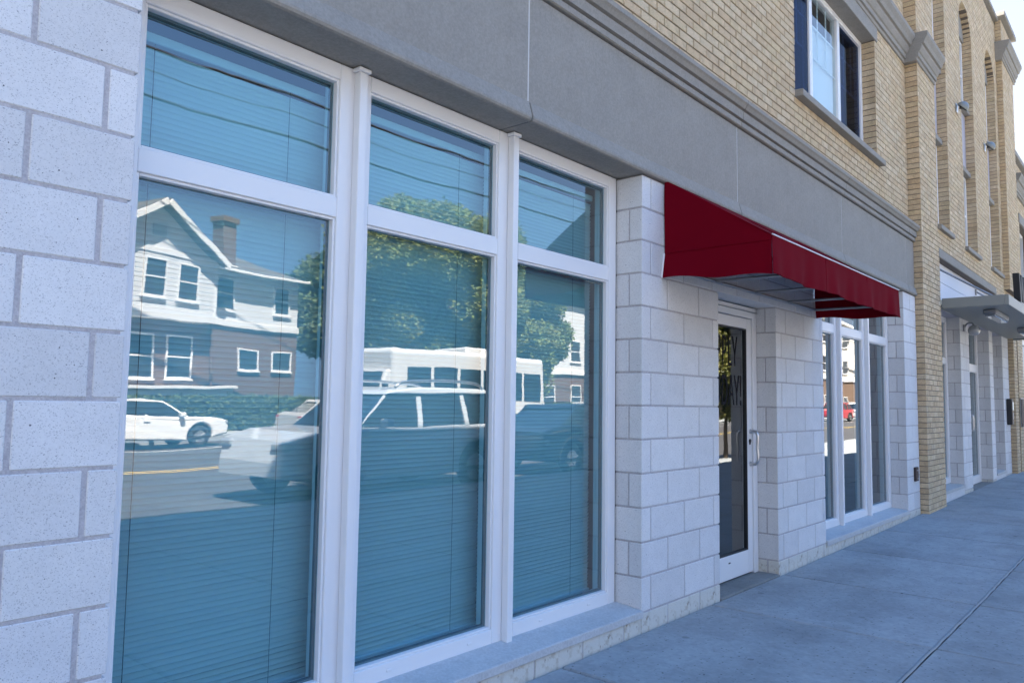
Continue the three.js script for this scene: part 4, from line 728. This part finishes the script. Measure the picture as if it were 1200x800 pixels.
{ // white shuttle bus in the far lane
  const b = thing('shuttle_bus', 'white shuttle bus with dark side windows in the far lane', 'bus', [9.2, RY + gy(13), 15.0]);
  const L = 8.2, W = 1.15, H = 2.95, white = paint(0.62, 0.62, 0.61);
  part('body', new RoundedBoxGeometry(L - 1.2, H - 0.45, 2 * W, 4, 0.16).translate((L - 1.2) / 2 + 1.2, 0.45 + (H - 0.45) / 2, 0), white, b);
  part('cab', slabXY([[0, 0.45], [1.35, 0.45], [1.35, 2.35], [1.05, 2.3], [0.75, 1.35], [0.1, 1.15], [0, 0.9]], -W + 0.12, W - 0.12, [], 0.06), white, b);
  part('windscreen', slabXY([[0.72, 1.38], [0.78, 1.38], [1.06, 2.24], [1.0, 2.24]], -W + 0.25, W - 0.25), M.carGlass, b);
  for (const s of [-1, 1]) {
    for (let k = 0; k < 6; k++) { const x = 1.75 + k * 1.05; part('window', new RoundedBoxGeometry(0.92, 0.95, 0.03, 2, 0.012).translate(x + 0.46, 1.95, s * (W + 0.004)), M.carGlass, b); }
    part('rub_rail', bb(1.25, L - 0.05, 0.95, 1.03, s > 0 ? W - 0.01 : -W - 0.02, s > 0 ? W + 0.02 : -W + 0.01, 0.006), M.black, b);
    part('mirror', new RoundedBoxGeometry(0.12, 0.34, 0.2, 2, 0.04).translate(0.8, 1.75, s * (W + 0.12)), M.black, b); part('mirror_arm', rod([0.95, 1.6, s * (W - 0.15)], [0.8, 1.7, s * (W + 0.12)], 0.018), M.black, b);
    part('headlight', new RoundedBoxGeometry(0.08, 0.18, 0.28, 2, 0.03).translate(0.0, 0.85, s * 0.72), M.lampClear, b); part('taillight', new RoundedBoxGeometry(0.06, 0.3, 0.16, 2, 0.02).translate(L, 1.0, s * 0.95), M.lampRed, b);
    for (const x of [0.75, 6.0]) { const w = group('wheel', b); w.position.set(x, 0.4, s * (W - 0.16)); part('tyre', new THREE.TorusGeometry(0.3, 0.1, 12, 28).scale(1, 1, 1.3), M.tyre, w); part('rim', new THREE.CylinderGeometry(0.25, 0.25, 0.16, 22).rotateX(Math.PI / 2), M.rim, w); }
  }
  part('roof_unit', new RoundedBoxGeometry(1.4, 0.2, 1.5, 2, 0.06).translate(5.2, H + 0.08, 0), white, b); part('bumper', bb(-0.12, 0.1, 0.42, 0.66, -W + 0.1, W - 0.1, 0.03), M.black, b); part('bumper', bb(L - 0.04, L + 0.1, 0.42, 0.62, -W + 0.1, W - 0.1, 0.03), M.black, b);
  part('chassis', bb(0.4, L - 0.3, 0.3, 0.46, -W + 0.35, W - 0.35, 0.02), M.black, b);
}

// -------- trees: tapered trunk, limbs, leaf clumps through the crown
const clump = (() => { const list = []; for (let k = 0; k < 7; k++) { const g = new THREE.BufferGeometry(); const l = 0.09, w = 0.034; g.setAttribute('position', new THREE.Float32BufferAttribute([0, 0, 0, w, l * 0.5, 0.012, 0, l, 0, -w, l * 0.5, 0.012], 3)); g.setIndex([0, 1, 2, 0, 2, 3]); g.setAttribute('uv', new THREE.Float32BufferAttribute([0, 0, 1, 0, 1, 1, 0, 1], 2)); g.computeVertexNormals(); g.rotateX(rr(-1.3, 1.3)); g.rotateY(rr(0, 6.28)); g.rotateZ(rr(-1.5, 1.5)); g.translate(rr(-0.08, 0.08), rr(-0.07, 0.07), rr(-0.08, 0.08)); list.push(g); } return merge(list); })();
function leaves(name, parent, mat, n, place) {                       // one crown: many small leaf faces in one mesh
  const src = clump.attributes.position.array, nv = src.length / 3, pos = new Float32Array(n * nv * 3), col = new Float32Array(n * nv * 3), o = new THREE.Object3D(), v = new THREE.Vector3();
  for (let i = 0; i < n; i++) {
    place(o); o.updateMatrix(); const k = rr(0.7, 1.3), cr = k * rr(0.9, 1.15), cb = k * 0.9;
    for (let q = 0; q < nv; q++) { v.set(src[q * 3], src[q * 3 + 1], src[q * 3 + 2]).applyMatrix4(o.matrix); const a = (i * nv + q) * 3; pos[a] = v.x; pos[a + 1] = v.y; pos[a + 2] = v.z; col[a] = cr; col[a + 1] = k; col[a + 2] = cb; }
  }
  const g = new THREE.BufferGeometry(); g.setAttribute('position', new THREE.BufferAttribute(pos, 3)); g.setAttribute('color', new THREE.BufferAttribute(col, 3)); g.computeVertexNormals();
  return part(name, g, mat, parent);
}
function tree(name, label, [x, y, z], crownY, rx, ry, rz, n, mat, trunkR, scale = 1) {
  const t = thing(name, label, 'tree', [x, y, z], 0, 'street trees');
  const trunk = [rod([0, -0.1, 0], [0.05, crownY * 0.55, 0.02], trunkR, 10, trunkR * 0.75), rod([0.05, crownY * 0.55, 0.02], [0.0, crownY + ry * 0.2, 0], trunkR * 0.75, 8, trunkR * 0.35)];
  const tips = []; for (let k = 0; k < 9; k++) { const a = k * 2.4, h = crownY * (0.55 + 0.05 * k), q = [Math.cos(a) * rx * rr(0.45, 0.75), crownY + ry * rr(-0.45, 0.65), Math.sin(a) * rz * rr(0.45, 0.75)]; trunk.push(rod([0.03, Math.min(h, crownY), 0], q, trunkR * 0.4, 6, trunkR * 0.12)); tips.push(q); }
  part('trunk', merge(trunk), M.bark, t);
  const lobes = []; for (let k = 0; k < 44; k++) { const u = rr(-1, 1), a = rr(0, 6.283), r = Math.cbrt(rr(0.15, 1)), s = Math.sqrt(1 - u * u); lobes.push([Math.cos(a) * s * r * rx * 0.88, crownY + u * r * ry * 0.85, Math.sin(a) * s * r * rz * 0.85, rr(0.12, 0.34)]); }
  leaves('crown', t, mat, n, (o) => {
    const lb = pick(lobes), u = rr(-1, 1), a = rr(0, 6.283), s = Math.sqrt(1 - u * u), r = Math.pow(rnd(), 0.45) * lb[3];
    o.position.set(lb[0] + Math.cos(a) * s * r * rx, lb[1] + u * r * ry, lb[2] + Math.sin(a) * s * r * rz); o.rotation.set(rr(0, 6.28), rr(0, 6.28), rr(0, 6.28)); o.scale.setScalar(scale * rr(0.8, 1.5));
  });
  return t;
}
tree('street_tree', 'wide leafy tree behind the white bus', [20.5, 0.1, 23.2], 7.0, 5.0, 4.3, 4.0, 22000, M.leafA, 0.22, 1.6);
tree('street_tree', 'loose green tree behind the black sedan, right of the bus', [26.6, 0.1, 22.9], 5.0, 3.9, 3.4, 3.2, 15000, M.leafA, 0.18, 1.6);
tree('street_tree', 'small yellow green tree in the pavement near the far shopfront', [13.5, gy(13.5), 5.35], 2.35, 1.3, 1.5, 0.95, 4600, M.leafB, 0.05, 1.15);
tree('street_tree', 'bare-edged dark tree by the cream row house', [40.5, 0.2, 23.0], 4.6, 2.6, 2.2, 2.4, 3600, M.leafC, 0.15, 2.2);
tree('street_tree', 'dark tree rising behind the gabled house', [23.5, 0.0, 35.0], 7.0, 3.6, 3.4, 3.4, 4200, M.leafC, 0.2, 3);
{ // clipped hedge in front of the gabled house
  const h = thing('hedge', 'clipped green hedge in front of the gabled house', 'hedge', [9.2, 0.0, 24.2], -0.2);
  leaves('foliage', h, M.leafC, 5200, (o) => { const face = rnd(); o.position.set(rr(-4.5, 7), face < 0.6 ? rr(0.05, 1.25) : 1.2 + rr(-0.05, 0.12), face < 0.6 ? -0.45 + rr(-0.05, 0.12) : rr(-0.5, 0.5)); o.rotation.set(rr(0, 6), rr(0, 6), rr(0, 6)); o.scale.setScalar(rr(1.1, 2)); });
  part('stems', bb(-4.4, 6.9, -0.05, 1.15, -0.32, 0.32, 0.05), M.bark, h);
}
// -------- utility poles and cables across the street
const poleX = [-30, 2 + 44, 90].map((x) => x);
poleX.forEach((x, i) => {
  const p = thing('utility_pole', ['wooden utility pole beyond the block wall end of the street', 'wooden utility pole beside the cream row house', 'wooden utility pole at the far end of the street'][i], 'utility pole', [x, 0.1, 21.9]);
  part('pole', rod([0, -0.3, 0], [0, 13.2, 0], 0.16, 12, 0.11), M.wood, p); part('crossarm', bb(-0.06, 0.06, 12.35, 12.5, -1.1, 1.1, 0.01), M.wood, p);
  for (const z of [-0.9, 0.9]) part('insulator', new THREE.CylinderGeometry(0.05, 0.07, 0.14, 10).translate(0, 12.57, z), M.lampClear, p);
});
[[21.0, 12.7, 0.045, 'thick upper overhead cable strung between the utility poles'], [21.75, 11.45, 0.05, 'middle overhead cable strung between the utility poles'], [22.8, 12.75, 0.02, 'thin overhead wire strung behind the thick upper cable']].forEach(([z, y, r, label]) => {
  const c = thing('overhead_cable', label, 'cable', [0, 0, 0]); const spans = [[-30, 46], [46, 90]];
  for (const [a, b] of spans) { const pts = []; for (let k = 0; k <= 16; k++) { const u = k / 16; pts.push([mix(a, b, u), y - 1.0 * 4 * u * (1 - u) * (b - a > 60 ? 0.8 : 0.4) + 0.4, z]); } part('span', tube(pts, r, 6, 60), M.black, c); }
});
console.log('street');
//#END_STREET#
renderer.render(scene, camera);
